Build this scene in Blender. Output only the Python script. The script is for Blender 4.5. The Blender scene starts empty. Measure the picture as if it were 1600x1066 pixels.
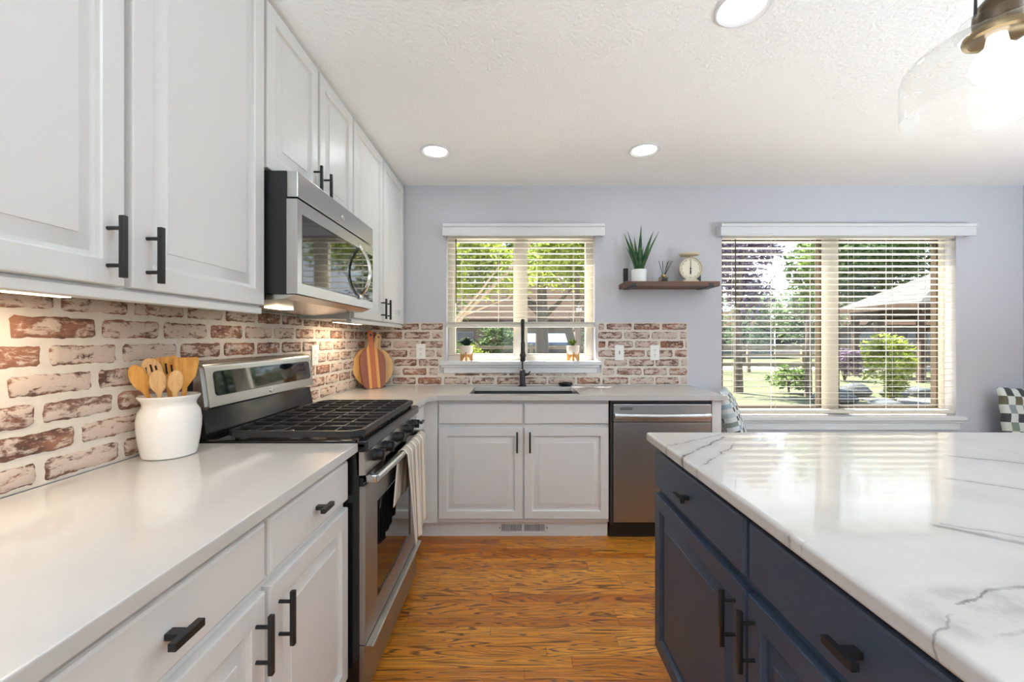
import bpy, bmesh, math, random
import numpy as np
from mathutils import Vector, Matrix
random.seed(7)
S = bpy.context.scene
C = S.collection
PI = math.pi
R = math.radians

# ------------------------------------------------------------------ camera
cam_d = bpy.data.cameras.new('camera')
cam = bpy.data.objects.new('camera', cam_d); C.objects.link(cam)
cam.location = (0, 0, 1.266); cam.rotation_euler = (R(90), 0, 0)
cam_d.sensor_width = 36; cam_d.lens = 650 / 1600 * 36
cam_d.shift_x = -3 / 1600; cam_d.shift_y = -3 / 1600
cam_d.clip_start = 0.02; cam_d.clip_end = 300
S.camera = cam
# ------------------------------------------------------------------ view
S.view_settings.view_transform = 'Standard'; S.view_settings.look = 'None'
S.view_settings.gamma = 1; S.view_settings.use_curve_mapping = False
S.view_settings.exposure = 0.66
try:
    S.cycles.use_denoising = True
    S.cycles.max_bounces = 10; S.cycles.diffuse_bounces = 5; S.cycles.glossy_bounces = 4
    S.cycles.transparent_max_bounces = 16; S.cycles.transmission_bounces = 6
    S.cycles.sample_clamp_indirect = 6; S.cycles.caustics_reflective = False; S.cycles.caustics_refractive = False
except Exception:
    pass
# ------------------------------------------------------------------ sky and sun
W = bpy.data.worlds.new('sky'); S.world = W; W.use_nodes = True
wn = W.node_tree.nodes; wl = W.node_tree.links
bg = wn['Background']
wtc = wn.new('ShaderNodeTexCoord'); wsep = wn.new('ShaderNodeSeparateXYZ'); wr = wn.new('ShaderNodeValToRGB')
wl.new(wtc.outputs['Generated'], wsep.inputs[0]); wl.new(wsep.outputs['Z'], wr.inputs[0]); wl.new(wr.outputs[0], bg.inputs[0])
wr.color_ramp.elements[0].position = 0.0; wr.color_ramp.elements[0].color = (0.86, 0.92, 1.0, 1)
wr.color_ramp.elements[1].position = 0.75; wr.color_ramp.elements[1].color = (0.36, 0.58, 0.95, 1)
bg.inputs[1].default_value = 1.6
sun_d = bpy.data.lights.new('sun', 'SUN'); sun_d.energy = 21.0; sun_d.angle = R(0.6); sun_d.color = (1.0, 0.97, 0.92)
sun = bpy.data.objects.new('sun', sun_d); C.objects.link(sun)
sun.rotation_euler = Vector((-0.28, 0.38, 0.86)).to_track_quat('Z', 'Y').to_euler()

LAMP_W = 0.6        # recessed lamps
PEND_W = 1.0         # pendant bulbs
FILL_GLOBE_W = 9.0        # unseen globes added as fill light
FILL_BOWL_W = 52.0        # unseen uplights added to brighten the ceiling
UNDER_W = 0.38        # strips below the wall cabinets

# ------------------------------------------------------------------ mesh helpers
ORG = {}
class MB:
    def __init__(s): s.bm = bmesh.new(); s.uv = None
    def box(s, x0, x1, y0, y1, z0, z1, bev=0.0, seg=2):
        b = bmesh.new()
        v = [b.verts.new(p) for p in ((x0,y0,z0),(x1,y0,z0),(x1,y1,z0),(x0,y1,z0),(x0,y0,z1),(x1,y0,z1),(x1,y1,z1),(x0,y1,z1))]
        for f in ((3,2,1,0),(4,5,6,7),(0,1,5,4),(1,2,6,5),(2,3,7,6),(3,0,4,7)): b.faces.new([v[i] for i in f])
        if bev: bmesh.ops.bevel(b, geom=list(b.edges), offset=bev, segments=seg, affect='EDGES', profile=0.5, clamp_overlap=True)
        s.add(b); return s
    def add(s, b, M=None):
        if M is not None: b.transform(M)
        m = bpy.data.meshes.new('t'); b.to_mesh(m); b.free(); s.bm.from_mesh(m); bpy.data.meshes.remove(m); return s
    def xf(s, M): s.bm.transform(M); return s
    def cyl(s, p0, p1, r0, r1=None, seg=20, cap=True, bev=0.0):
        r1 = r0 if r1 is None else r1
        p0 = Vector(p0); p1 = Vector(p1); d = p1 - p0; b = bmesh.new()
        bmesh.ops.create_cone(b, cap_ends=cap, cap_tris=False, segments=seg, radius1=r0, radius2=r1, depth=d.length)
        if bev:
            ed = [e for e in b.edges if len(e.link_faces) == 2 and max(len(f.verts) for f in e.link_faces) > 4]
            bmesh.ops.bevel(b, geom=ed, offset=bev, segments=2, affect='EDGES', clamp_overlap=True)
        b.transform(Matrix.Translation((p0 + p1) / 2) @ d.to_track_quat('Z', 'Y').to_matrix().to_4x4()); s.add(b); return s
    def tube(s, pts, r, seg=10, cap=True):
        pts = [Vector(p) for p in pts]; n = len(pts); rr = r if isinstance(r, (list, tuple)) else [r] * n
        rings = []; up = None
        for i, p in enumerate(pts):
            t = (pts[min(i+1, n-1)] - pts[max(i-1, 0)]).normalized()
            if up is None: up = t.orthogonal().normalized()
            up = (up - t * up.dot(t)).normalized(); sd = t.cross(up)
            rings.append([s.bm.verts.new(p + (up * math.cos(a) + sd * math.sin(a)) * rr[i]) for a in [2*PI*k/seg for k in range(seg)]])
        for a, b in zip(rings, rings[1:]):
            for k in range(seg): s.bm.faces.new((a[k], a[(k+1) % seg], b[(k+1) % seg], b[k]))
        if cap: s.bm.faces.new(rings[0][::-1]); s.bm.faces.new(rings[-1])
        return s
    def lathe(s, prof, c=(0,0,0), seg=40, sx=1.0, sy=1.0):
        c = Vector(c); rings = []
        for r, z in prof:
            if r < 1e-6: rings.append([s.bm.verts.new(c + Vector((0,0,z)))])
            else: rings.append([s.bm.verts.new(c + Vector((r*sx*math.cos(2*PI*k/seg), r*sy*math.sin(2*PI*k/seg), z))) for k in range(seg)])
        for a, b in zip(rings, rings[1:]):
            for k in range(seg):
                k2 = (k+1) % seg
                if len(a) == 1 and len(b) == 1: continue
                if len(a) == 1: s.bm.faces.new((a[0], b[k2], b[k]))
                elif len(b) == 1: s.bm.faces.new((a[k], a[k2], b[0]))
                else: s.bm.faces.new((a[k], a[k2], b[k2], b[k]))
        return s
    def prism(s, poly, z0, z1, M=None, bev=0.0):
        b = bmesh.new()
        lo = [b.verts.new((x, y, z0)) for x, y in poly]; hi = [b.verts.new((x, y, z1)) for x, y in poly]; n = len(poly)
        b.faces.new(lo[::-1]); top = b.faces.new(hi)
        for k in range(n): b.faces.new((lo[k], lo[(k+1) % n], hi[(k+1) % n], hi[k]))
        bmesh.ops.recalc_face_normals(b, faces=list(b.faces))
        if bev:
            ed = [e for e in b.edges if abs(e.verts[0].co.z - e.verts[1].co.z) < 1e-6]
            bmesh.ops.bevel(b, geom=ed, offset=bev, segments=2, affect='EDGES', clamp_overlap=True)
        s.add(b, M); return s
    def loops(s, w, h, prof, M):
        """concentric rectangles in a local (u,v,n) frame; prof = (inset, n)"""
        b = bmesh.new(); prev = None
        for ins, n in prof:
            ring = [b.verts.new(p) for p in ((ins,ins,n),(w-ins,ins,n),(w-ins,h-ins,n),(ins,h-ins,n))]
            if prev:
                for k in range(4): b.faces.new((prev[k], prev[(k+1)%4], ring[(k+1)%4], ring[k]))
            else: b.faces.new(ring[::-1])
            prev = ring
        b.faces.new(prev); bmesh.ops.recalc_face_normals(b, faces=list(b.faces)); s.add(b, M); return s
    def sphere(s, c, r, sc=(1,1,1), u=20, v=12):
        b = bmesh.new(); bmesh.ops.create_uvsphere(b, u_segments=u, v_segments=v, radius=r)
        s.add(b, Matrix.Translation(c) @ Matrix.Diagonal((*sc, 1))); return s
    def grid(s, fn, nu, nv, uv=True, close_u=False):
        """surface from fn(u,v)->xyz"""
        lay = s.bm.loops.layers.uv.verify()
        V = [[s.bm.verts.new(fn(i/nu, j/nv)) for j in range(nv+1)] for i in range(nu+1)]
        for i in range(nu):
            for j in range(nv):
                f = s.bm.faces.new((V[i][j], V[i+1][j], V[i+1][j+1], V[i][j+1]))
                for l, (a, b) in zip(f.loops, ((i,j),(i+1,j),(i+1,j+1),(i,j+1))): l[lay].uv = (a/nu, b/nv)
        return s
    def build(s, name, m, parent=None, smooth=None, recalc=True):
        if recalc: bmesh.ops.recalc_face_normals(s.bm, faces=list(s.bm.faces))
        me = bpy.data.meshes.new(name)
        if parent is not None: org = ORG[parent.name]
        else:
            co = [v.co for v in s.bm.verts]
            org = Vector((sum((min(c[i] for c in co), max(c[i] for c in co)))/2 for i in (0,1)) ) if False else Vector(((min(c.x for c in co)+max(c.x for c in co))/2, (min(c.y for c in co)+max(c.y for c in co))/2, min(c.z for c in co)))
        s.bm.transform(Matrix.Translation(-org)); s.bm.to_mesh(me); s.bm.free()
        if m is not None: me.materials.append(m)
        o = bpy.data.objects.new(name, me); C.objects.link(o)
        if smooth is not False:
            for p in me.polygons: p.use_smooth = True
            try: me.set_sharp_from_angle(angle=R(smooth or 35))
            except Exception: pass
        if smooth is not False and len(me.polygons) < 30000:
            ar = np.empty(len(me.polygons)); me.polygons.foreach_get('area', ar)
            if ar.max() > 25*max(1e-12, np.median(ar)):      # broad flats beside narrow rounded edges keep flat normals
                wm = o.modifiers.new('weighted', 'WEIGHTED_NORMAL'); wm.keep_sharp = True; wm.weight = 100
        if parent is not None: o.parent = parent
        else: o.location = org
        ORG[o.name] = org
        return o

def tag(o, label=None, cat=None, group=None, kind=None):
    if label: o['label'] = label
    if cat: o['category'] = cat
    if group: o['group'] = group
    if kind: o['kind'] = kind
    return o
def thing(name, loc, label, cat, group=None, kind=None):
    o = bpy.data.objects.new(name, None); C.objects.link(o); o.location = loc; o.empty_display_size = 0.05
    ORG[o.name] = Vector(loc); return tag(o, label, cat, group, kind)
def kids(o): return [c for c in C.objects if c.parent == o]
def copy_tree(o, delta=None, parent=None):
    c = o.copy(); C.objects.link(c)
    if parent is not None: c.parent = parent
    if delta is not None: c.location = Vector(o.location) + Vector(delta)
    ORG[c.name] = ORG[o.name] + (Vector(delta) if delta is not None else Vector())
    for ch in kids(o): copy_tree(ch, None, c)
    return c
def frm(o, u, v, n):
    u, v, n, o = Vector(u), Vector(v), Vector(n), Vector(o)
    return Matrix(((u.x,v.x,n.x,o.x),(u.y,v.y,n.y,o.y),(u.z,v.z,n.z,o.z),(0,0,0,1)))

# ------------------------------------------------------------------ material helpers
class NT:
    def __init__(s, name):
        s.m = bpy.data.materials.new(name); s.m.use_nodes = True; s.t = s.m.node_tree; s.n = s.t.nodes; s.b = s.n['Principled BSDF']
    def new(s, t, **kw):
        n = s.n.new(t)
        for k, v in kw.items(): setattr(n, k, v)
        return n
    def link(s, a, b): s.t.links.new(a, b)
    def val(s, x, sock):
        if isinstance(x, (int, float)): sock.default_value = x
        else: s.link(x, sock)
    def math(s, op, a, b=None, c=None, clamp=False):
        n = s.new('ShaderNodeMath', operation=op, use_clamp=clamp); s.val(a, n.inputs[0])
        if b is not None: s.val(b, n.inputs[1])
        if c is not None: s.val(c, n.inputs[2])
        return n.outputs[0]
    def mix(s, f, a, b, typ='MIX'):
        n = s.new('ShaderNodeMix', data_type='RGBA', blend_type=typ); s.val(f, n.inputs[0])
        for x, i in ((a, 6), (b, 7)):
            if isinstance(x, (tuple, list)): n.inputs[i].default_value = (*x[:3], 1)
            else: s.link(x, n.inputs[i])
        return n.outputs[2]
    def ramp(s, f, stops, interp='LINEAR'):
        n = s.new('ShaderNodeValToRGB'); s.link(f, n.inputs[0]); r = n.color_ramp; r.interpolation = interp
        while len(r.elements) < len(stops): r.elements.new(0.5)
        for e, (p, c) in zip(r.elements, stops): e.position = p; e.color = (*c, 1) if not isinstance(c, (int, float)) else (c, c, c, 1)
        return n.outputs[0]
    def smooth(s, x, a, b):
        n = s.new('ShaderNodeMapRange', interpolation_type='SMOOTHSTEP'); s.link(x, n.inputs[0]); n.inputs[1].default_value = a; n.inputs[2].default_value = b
        return n.outputs[0]
    def co(s, kind='Object', scale=(1,1,1), loc=(0,0,0), rot=(0,0,0)):
        tc = s.new('ShaderNodeTexCoord'); mp = s.new('ShaderNodeMapping'); s.link(tc.outputs[kind], mp.inputs[0])
        mp.inputs['Scale'].default_value = scale; mp.inputs['Location'].default_value = loc; mp.inputs['Rotation'].default_value = rot
        return mp.outputs[0]
    def pos(s, scale=(1,1,1)):
        g = s.new('ShaderNodeNewGeometry'); mp = s.new('ShaderNodeMapping'); s.link(g.outputs['Position'], mp.inputs[0]); mp.inputs['Scale'].default_value = scale
        return mp.outputs[0]
    def noise(s, v, scale=5, detail=3, rough=0.5, dist=0.0, col=False):
        n = s.new('ShaderNodeTexNoise'); s.link(v, n.inputs['Vector']); n.inputs['Scale'].default_value = scale; n.inputs['Detail'].default_value = detail
        n.inputs['Roughness'].default_value = rough; n.inputs['Distortion'].default_value = dist
        return n.outputs['Color' if col else 'Fac']
    def bump(s, h, strength=0.2, dist=0.01):
        n = s.new('ShaderNodeBump'); s.link(h, n.inputs['Height']); n.inputs['Strength'].default_value = strength; n.inputs['Distance'].default_value = dist
        s.link(n.outputs[0], s.b.inputs['Normal']); return n
    def set(s, color=None, rough=None, metal=None, **kw):
        for k, v in (('Base Color', color), ('Roughness', rough), ('Metallic', metal)):
            if v is None: continue
            if isinstance(v, tuple): s.b.inputs[k].default_value = (*v[:3], 1)
            elif isinstance(v, (int, float)): s.b.inputs[k].default_value = v
            else: s.link(v, s.b.inputs[k])
        for k, v in kw.items(): s.b.inputs[k].default_value = v
        return s.m
def srgb(r, g, b):
    f = lambda c: ((c/255+0.055)/1.055)**2.4 if c > 10 else c/255/12.92
    return (f(r), f(g), f(b))
def plain(name, col, rough=0.5, metal=0.0, bumps=None, **kw):
    t = NT(name); t.set(col, rough, metal, **kw)
    n = t.noise(t.co('Object'), *(bumps[:2] if bumps else (40, 2)))
    if bumps: t.bump(n, bumps[2], bumps[3])
    else:
        t.link(t.math('ADD', t.math('MULTIPLY', n, 0.06), rough - 0.03, clamp=True), t.b.inputs['Roughness'])
    return t.m
M = {}
M['wall'] = plain('wall paint', srgb(201, 200, 205), 0.75, bumps=(120, 3, 0.12, 0.004))
M['ceiling'] = plain('ceiling paint', srgb(247, 246, 243), 0.85, bumps=(70, 4, 0.6, 0.010))
M['white_trim'] = plain('white trim paint', srgb(220, 220, 221), 0.4)
M['cabinet'] = plain('white cabinet paint', srgb(223, 222, 220), 0.36)
M['cabinet_in'] = plain('cabinet underside', srgb(205, 203, 198), 0.6)
M['navy'] = plain('navy cabinet paint', srgb(54, 65, 81), 0.45)
M['black'] = plain('matte black metal', (0.012, 0.012, 0.013), 0.38, 0.0)
M['black_gloss'] = plain('black enamel', (0.008, 0.008, 0.009), 0.12)
M['iron'] = plain('cast iron grate', (0.022, 0.021, 0.021), 0.42, bumps=(200, 3, 0.1, 0.002))
M['dark_glass'] = plain('dark glass', (0.006, 0.007, 0.008), 0.04, 0.0, **{'Specular IOR Level': 0.9})
M['ceramic'] = plain('white glazed ceramic', srgb(238, 235, 230), 0.12)
M['ceramic_matte'] = plain('white matte pot', srgb(240, 240, 240), 0.45)
M['pot_clay'] = plain('pale clay pot', srgb(222, 208, 194), 0.6)
M['plastic'] = plain('white plastic', srgb(240, 238, 234), 0.35)
M['plastic_dark'] = plain('dark slot', (0.02, 0.02, 0.02), 0.5)
M['rubber'] = plain('black rubber', (0.015, 0.015, 0.015), 0.6)
M['steel_dark'] = plain('dark steel', (0.09, 0.09, 0.09), 0.35, 0.8)
M['brass'] = plain('brass', (0.45, 0.33, 0.14), 0.28, 1.0)
M['bronze'] = plain('dark bronze', (0.10, 0.07, 0.04), 0.35, 0.9)
M['bronze_light'] = plain('aged bronze', (0.26, 0.19, 0.10), 0.3, 1.0)
M['cream'] = plain('cream enamel', srgb(214, 202, 172), 0.35)
M['cream_dark'] = plain('aged cream enamel', srgb(184, 172, 142), 0.35)
M['dial'] = plain('pale dial face', srgb(232, 224, 202), 0.4)
M['frame_cream'] = plain('cream vinyl window frame', srgb(206, 199, 185), 0.45)
M['frame_bronze'] = plain('bronze sash edge', srgb(70, 56, 40), 0.45)
M['blind'] = plain('white blind slats', srgb(226, 219, 206), 0.45)
M['mug_grey'] = plain('gasket', (0.03, 0.03, 0.03), 0.5)
M['soil'] = plain('potting soil', (0.02, 0.014, 0.01), 0.9, bumps=(60, 4, 0.6, 0.01))
M['concrete'] = plain('concrete', srgb(93, 90, 86), 0.9, bumps=(30, 5, 0.2, 0.01))
M['bounce_terrace'] = plain('pale bounce slabs', srgb(226, 222, 214), 0.9, bumps=(30, 5, 0.2, 0.01))  # kept very pale to throw sunlight up at the ceiling
M['stone'] = plain('blue grey stone', srgb(67, 69, 72), 0.85, bumps=(8, 5, 0.6, 0.05))

def steel(name, axis, base=0.56, rough=0.24):
    t = NT(name); sc = {'x': (4, 400, 400), 'y': (400, 4, 400), 'z': (400, 400, 4)}[axis]
    n = t.noise(t.co('Object', sc), 1.0, 3)
    t.set((base, base*0.985, base*0.96), t.math('ADD', t.math('MULTIPLY', n, 0.08), rough - 0.03), 1.0)
    return t.m
M['steel_y'] = steel('brushed stainless along depth', 'y')
M['steel_x'] = steel('brushed stainless along width', 'x', 0.55, 0.37)
M['steel_z'] = steel('brushed stainless upright', 'z', 0.40, 0.40)
M['chrome'] = plain('polished nickel', (0.72, 0.71, 0.69), 0.12, 1.0)

def glass(name, tint=(1, 1, 1), refl=1.0, facing=0.0):
    t = NT(name); t.n.remove(t.b)
    tr = t.new('ShaderNodeBsdfTransparent'); tr.inputs[0].default_value = (*tint, 1)
    gl = t.new('ShaderNodeBsdfGlossy'); gl.inputs['Roughness'].default_value = 0.02
    lw = t.new('ShaderNodeLayerWeight'); lw.inputs[0].default_value = 0.5      # thin pane: same on both faces
    fr = t.math('ADD', 0.045, t.math('MULTIPLY', t.math('POWER', lw.outputs['Facing'], 5.0), 0.75))
    mx = t.new('ShaderNodeMixShader'); t.link(t.math('MULTIPLY', fr, refl, clamp=True), mx.inputs[0])
    t.link(tr.outputs[0], mx.inputs[1]); t.link(gl.outputs[0], mx.inputs[2])
    t.link(mx.outputs[0], t.n['Material Output'].inputs[0]); return t.m
M['glass'] = glass('window glass', (0.97, 0.98, 0.97), 0.55)
M['shade_glass'] = glass('clear shade glass', (0.985, 0.985, 0.98), 0.7)
M['bottle_glass'] = glass('amber bottle glass', (0.80, 0.72, 0.58), 1.0)
def emit(name, col, st):
    t = NT(name); t.set((0.9, 0.9, 0.9), 0.5); t.b.inputs['Emission Color'].default_value = (*col, 1); t.b.inputs['Emission Strength'].default_value = st; return t.m
M['lamp'] = emit('lit lamp lens', (1.0, 0.96, 0.88), 6.0)
M['bulb'] = emit('lit frosted bulb', (1.0, 0.95, 0.86), 1.5)
M['warm_led'] = emit('lit warm led', (1.0, 0.78, 0.5), 3.0)

def quartz():
    t = NT('white quartz'); p = t.pos(); n = t.noise(p, 3, 6, 0.6); f = t.noise(p, 260, 2)
    c = t.mix(t.smooth(n, 0.35, 0.7), srgb(203, 200, 196), srgb(197, 194, 190)); c = t.mix(t.math('MULTIPLY', f, 0.06), c, srgb(190, 188, 184))
    t.set(c, 0.10); return t.m
M['quartz'] = quartz()

def isl(px, py): d = 650*0.352/(py-530); return ((px-803)*d/650, d)
def marble():
    t = NT('veined quartz'); p = t.pos()
    wob = t.noise(p, 14, 6, 0.65, col=True); sub = t.new('ShaderNodeVectorMath', operation='SUBTRACT'); t.link(wob, sub.inputs[0]); sub.inputs[1].default_value = (0.5, 0.5, 0.5)
    sc = t.new('ShaderNodeVectorMath', operation='SCALE'); t.link(sub.outputs[0], sc.inputs[0]); sc.inputs['Scale'].default_value = 0.035
    ad = t.new('ShaderNodeVectorMath', operation='ADD'); t.link(p, ad.inputs[0]); t.link(sc.outputs[0], ad.inputs[1])
    sp = t.new('ShaderNodeSeparateXYZ'); t.link(ad.outputs[0], sp.inputs[0]); X, Y = sp.outputs[0], sp.outputs[1]
    brk = t.noise(p, 11, 5, 0.65); thick = t.noise(p, 4.5, 4, 0.6)
    tot = None
    segs = [(isl(1040,728), isl(1131,683), .006, .8), (isl(1075,742), isl(1150,693), .004, .6), (isl(1030,700), isl(1128,679), .004, .45),
            (isl(1480,712), isl(1680,733), .010, .5), (isl(1480,748), isl(1680,777), .006, .5), (isl(1465,822), isl(1680,866), .012, .5),
            (isl(1470,818), isl(1640,846), .005, .4), (isl(1205,838), isl(1232,832), .006, .6), (isl(1232,850), isl(1258,846), .005, .5),
            (isl(1462,1000), isl(1498,948), .0035, .5), (isl(1498,948), isl(1545,925), .003, .7), (isl(1545,925), isl(1680,900), .006, .5),
            (isl(1560,1000), isl(1610,985), .005, .5), (isl(1470,1005), isl(1500,1066), .006, .5), (isl(1180,830), isl(1207,868), .004, .5)]
    for (ax, ay), (bx, by), w, st in segs:
        dx, dy = bx-ax, by-ay; L2 = dx*dx+dy*dy
        px = t.math('SUBTRACT', X, ax); py = t.math('SUBTRACT', Y, ay)
        h = t.math('DIVIDE', t.math('ADD', t.math('MULTIPLY', px, dx), t.math('MULTIPLY', py, dy)), L2, clamp=True)
        ex = t.math('SUBTRACT', px, t.math('MULTIPLY', h, dx)); ey = t.math('SUBTRACT', py, t.math('MULTIPLY', h, dy))
        d = t.math('SQRT', t.math('ADD', t.math('MULTIPLY', ex, ex), t.math('MULTIPLY', ey, ey)))
        line = t.math('SUBTRACT', 1.0, t.smooth(d, w*0.15, w)); halo = t.math('MULTIPLY', t.math('SUBTRACT', 1.0, t.smooth(d, 0, w*5)), 0.22)
        k = t.math('MULTIPLY', t.math('ADD', line, halo), st)
        tot = k if tot is None else t.math('MAXIMUM', tot, k)
    tot = t.math('MULTIPLY', tot, t.smooth(brk, 0.30, 0.56))
    # a cloudy grey patch
    cx, cy = isl(1580, 965)
    pd = t.math('SQRT', t.math('ADD', t.math('POWER', t.math('DIVIDE', t.math('SUBTRACT', X, cx), 0.13), 2), t.math('POWER', t.math('DIVIDE', t.math('SUBTRACT', Y, cy), 0.075), 2)))
    patch = t.math('MULTIPLY', t.math('SUBTRACT', 1.0, t.smooth(pd, 0.6, 1.15)), t.math('ADD', 0.12, t.math('MULTIPLY', t.smooth(brk, 0.42, 0.62), 0.25)))
    tot = t.math('MAXIMUM', tot, patch)
    base = t.mix(t.smooth(thick, 0.4, 0.7), srgb(200, 196, 191), srgb(192, 188, 183))
    t.set(t.mix(tot, base, srgb(92, 86, 80)), 0.05); return t.m
M['marble'] = marble()

def oak():
    t = NT('oak floor boards'); p = t.pos(); s = t.new('ShaderNodeSeparateXYZ'); t.link(p, s.inputs[0]); X, Y = s.outputs[0], s.outputs[1]
    bw = 0.0572; row = t.math('FLOOR', t.math('DIVIDE', Y, bw)); fy = t.math('FRACT', t.math('DIVIDE', Y, bw))
    wn1 = t.new('ShaderNodeTexWhiteNoise', noise_dimensions='1D'); t.link(row, wn1.inputs['W'])
    xs = t.math('DIVIDE', t.math('ADD', X, t.math('MULTIPLY', wn1.outputs[0], 3.7)), 0.95); idx = t.math('FLOOR', xs); fx = t.math('FRACT', xs)
    cv = t.new('ShaderNodeCombineXYZ'); t.link(row, cv.inputs[0]); t.link(idx, cv.inputs[1])
    wn2 = t.new('ShaderNodeTexWhiteNoise', noise_dimensions='2D'); t.link(cv.outputs[0], wn2.inputs['Vector']); rnd = wn2.outputs['Value']
    cx = t.new('ShaderNodeCombineXYZ'); t.link(t.math('MULTIPLY', X, 1.3), cx.inputs[0]); t.link(t.math('MULTIPLY', Y, 15.0), cx.inputs[1]); t.link(t.math('MULTIPLY', rnd, 60), cx.inputs[2])
    base = t.noise(cx.outputs[0], 1.7, 0.7, 0.4, 0.2)
    rings = t.math('FRACT', t.math('MULTIPLY', base, 11.0)); ring = t.math('ABSOLUTE', t.math('SUBTRACT', rings, 0.5))
    cf = t.new('ShaderNodeCombineXYZ'); t.link(t.math('MULTIPLY', X, 14), cf.inputs[0]); t.link(t.math('MULTIPLY', Y, 420), cf.inputs[1]); t.link(rnd, cf.inputs[2])
    fine = t.noise(cf.outputs[0], 1.0, 3, 0.6)
    dark = t.math('MULTIPLY', t.math('SUBTRACT', 1.0, t.smooth(ring, 0.04, 0.26)), t.math('ADD', 0.62, t.math('MULTIPLY', t.smooth(fine, 0.3, 0.65), 0.25)))
    col = t.ramp(rnd, [(0.0, srgb(194, 108, 30)), (0.35, srgb(230, 146, 50)), (0.7, srgb(244, 166, 64)), (1.0, srgb(210, 124, 38))])
    col = t.mix(t.math('MULTIPLY', fine, 0.35), col, srgb(136, 76, 26)); col = t.mix(dark, col, srgb(70, 32, 8))
    gap = t.math('MAXIMUM', t.math('LESS_THAN', fy, 0.022), t.math('LESS_THAN', fx, 0.002)); col = t.mix(t.math('MULTIPLY', gap, 0.75), col, srgb(60, 28, 10))
    t.set(col, t.math('ADD', 0.24, t.math('MULTIPLY', dark, 0.15))); t.bump(t.math('SUBTRACT', 1.0, t.math('MAXIMUM', gap, t.math('MULTIPLY', dark, 0.3))), 0.12, 0.002); return t.m
M['oak'] = oak()

def brick():
    t = NT('limewashed brick'); at = t.new('ShaderNodeAttribute', attribute_name='brick'); rnd = at.outputs['Fac']
    uv = t.new('ShaderNodeTexCoord').outputs['UV']; su = t.new('ShaderNodeSeparateXYZ'); t.link(uv, su.inputs[0]); U, V = su.outputs[0], su.outputs[1]
    p = t.pos(); p2 = t.pos((1, 1, 2.2))
    off = t.new('ShaderNodeVectorMath', operation='ADD'); t.link(p2, off.inputs[0]); cb = t.new('ShaderNodeCombineXYZ')
    for i in range(3): t.link(t.math('MULTIPLY', rnd, 31.0), cb.inputs[i])
    t.link(cb.outputs[0], off.inputs[1]); q = off.outputs[0]
    n1 = t.noise(q, 16, 6, 0.68, 0.5); n2 = t.noise(q, 55, 5, 0.7); n3 = t.noise(q, 9, 4, 0.55)
    body = t.ramp(rnd, [(0.0, srgb(146, 98, 76)), (0.3, srgb(154, 110, 90)), (0.55, srgb(122, 90, 77)), (0.8, srgb(146, 97, 75)), (1.0, srgb(108, 84, 76))])
    body = t.mix(t.smooth(n3, 0.42, 0.66), body, srgb(88, 62, 52)); body = t.mix(t.math('MULTIPLY', t.smooth(n2, 0.5, 0.7), 0.6), body, srgb(182, 136, 112))
    eu = t.math('MINIMUM', U, t.math('SUBTRACT', 1.0, U)); ev = t.math('MINIMUM', V, t.math('SUBTRACT', 1.0, V))
    e = t.math('MINIMUM', t.math('MULTIPLY', eu, 3.4), ev)
    wash = t.math('ADD', t.math('MULTIPLY', n1, 0.7), t.math('MULTIPLY', n2, 0.3)); wash = t.math('ADD', wash, t.math('MULTIPLY', t.math('SUBTRACT', rnd, 0.5), 0.12))
    wash = t.math('ADD', wash, t.math('MULTIPLY', t.math('SUBTRACT', t.math('MINIMUM', e, 0.24), 0.16), 0.55))   # arrises keep bare clay
    k = t.smooth(wash, 0.47, 0.575)
    cream = t.mix(n2, srgb(226, 212, 198), srgb(204, 182, 166))
    mort = t.math('LESS_THAN', at.outputs['Alpha'], 0.5)
    t.set(t.mix(t.math('MULTIPLY', k, 0.84), body, cream), 0.88); t.bump(t.math('ADD', n1, t.math('MULTIPLY', n2, 0.6)), 0.5, 0.006); return t.m
M['brick'] = brick()
def mortar():
    t = NT('cream mortar'); p = t.pos(); n = t.noise(p, 30, 5, 0.65); n2 = t.noise(p, 7, 3)
    t.set(t.mix(n, srgb(226, 217, 206), srgb(204, 193, 180)), 0.9); t.bump(n, 0.4, 0.005); return t.m
M['mortar'] = mortar()

def wood(name, c0, c1, c2, axis='z', scale=1.0, rough=0.45, strips=None):
    t = NT(name); sc = {'x': (2, 26, 26), 'y': (26, 2, 26), 'z': (26, 26, 2)}[axis]
    p = t.co('Object', tuple(a*scale for a in sc)); n = t.noise(p, 1.0, 4, 0.6, 0.8); f = t.noise(p, 5.0, 3)
    c = t.ramp(n, [(0.3, c0), (0.5, c1), (0.72, c2)]); c = t.mix(t.math('MULTIPLY', f, 0.25), c, c0)
    if strips:
        ax, wd, cols = strips; sp = t.new('ShaderNodeSeparateXYZ'); t.link(t.co('Object'), sp.inputs[0])
        i = t.math('FRACT', t.math('DIVIDE', t.math('ADD', sp.outputs[ax], 10.0*wd*len(cols)+0.5*wd*len(cols)), wd*len(cols)))
        cc = t.ramp(i, [(k/len(cols) if not isinstance(col[0], tuple) else col[1], col if not isinstance(col[0], tuple) else col[0]) for k, col in enumerate(cols)], 'CONSTANT'); c = t.mix(0.82, c, cc)
    t.set(c, rough); t.bump(n, 0.06, 0.002); return t.m
M['bamboo'] = wood('honey bamboo', srgb(196, 132, 52), srgb(222, 164, 80), srgb(236, 184, 104), 'z', 1.5, 0.5)
M['beech'] = wood('pale beech', srgb(196, 150, 96), srgb(222, 180, 126), srgb(234, 200, 150), 'z', 1.5, 0.55)
M['walnut'] = wood('walnut shelf', srgb(74, 48, 34), srgb(98, 66, 46), srgb(116, 80, 58), 'x', 1.0, 0.5)
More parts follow.
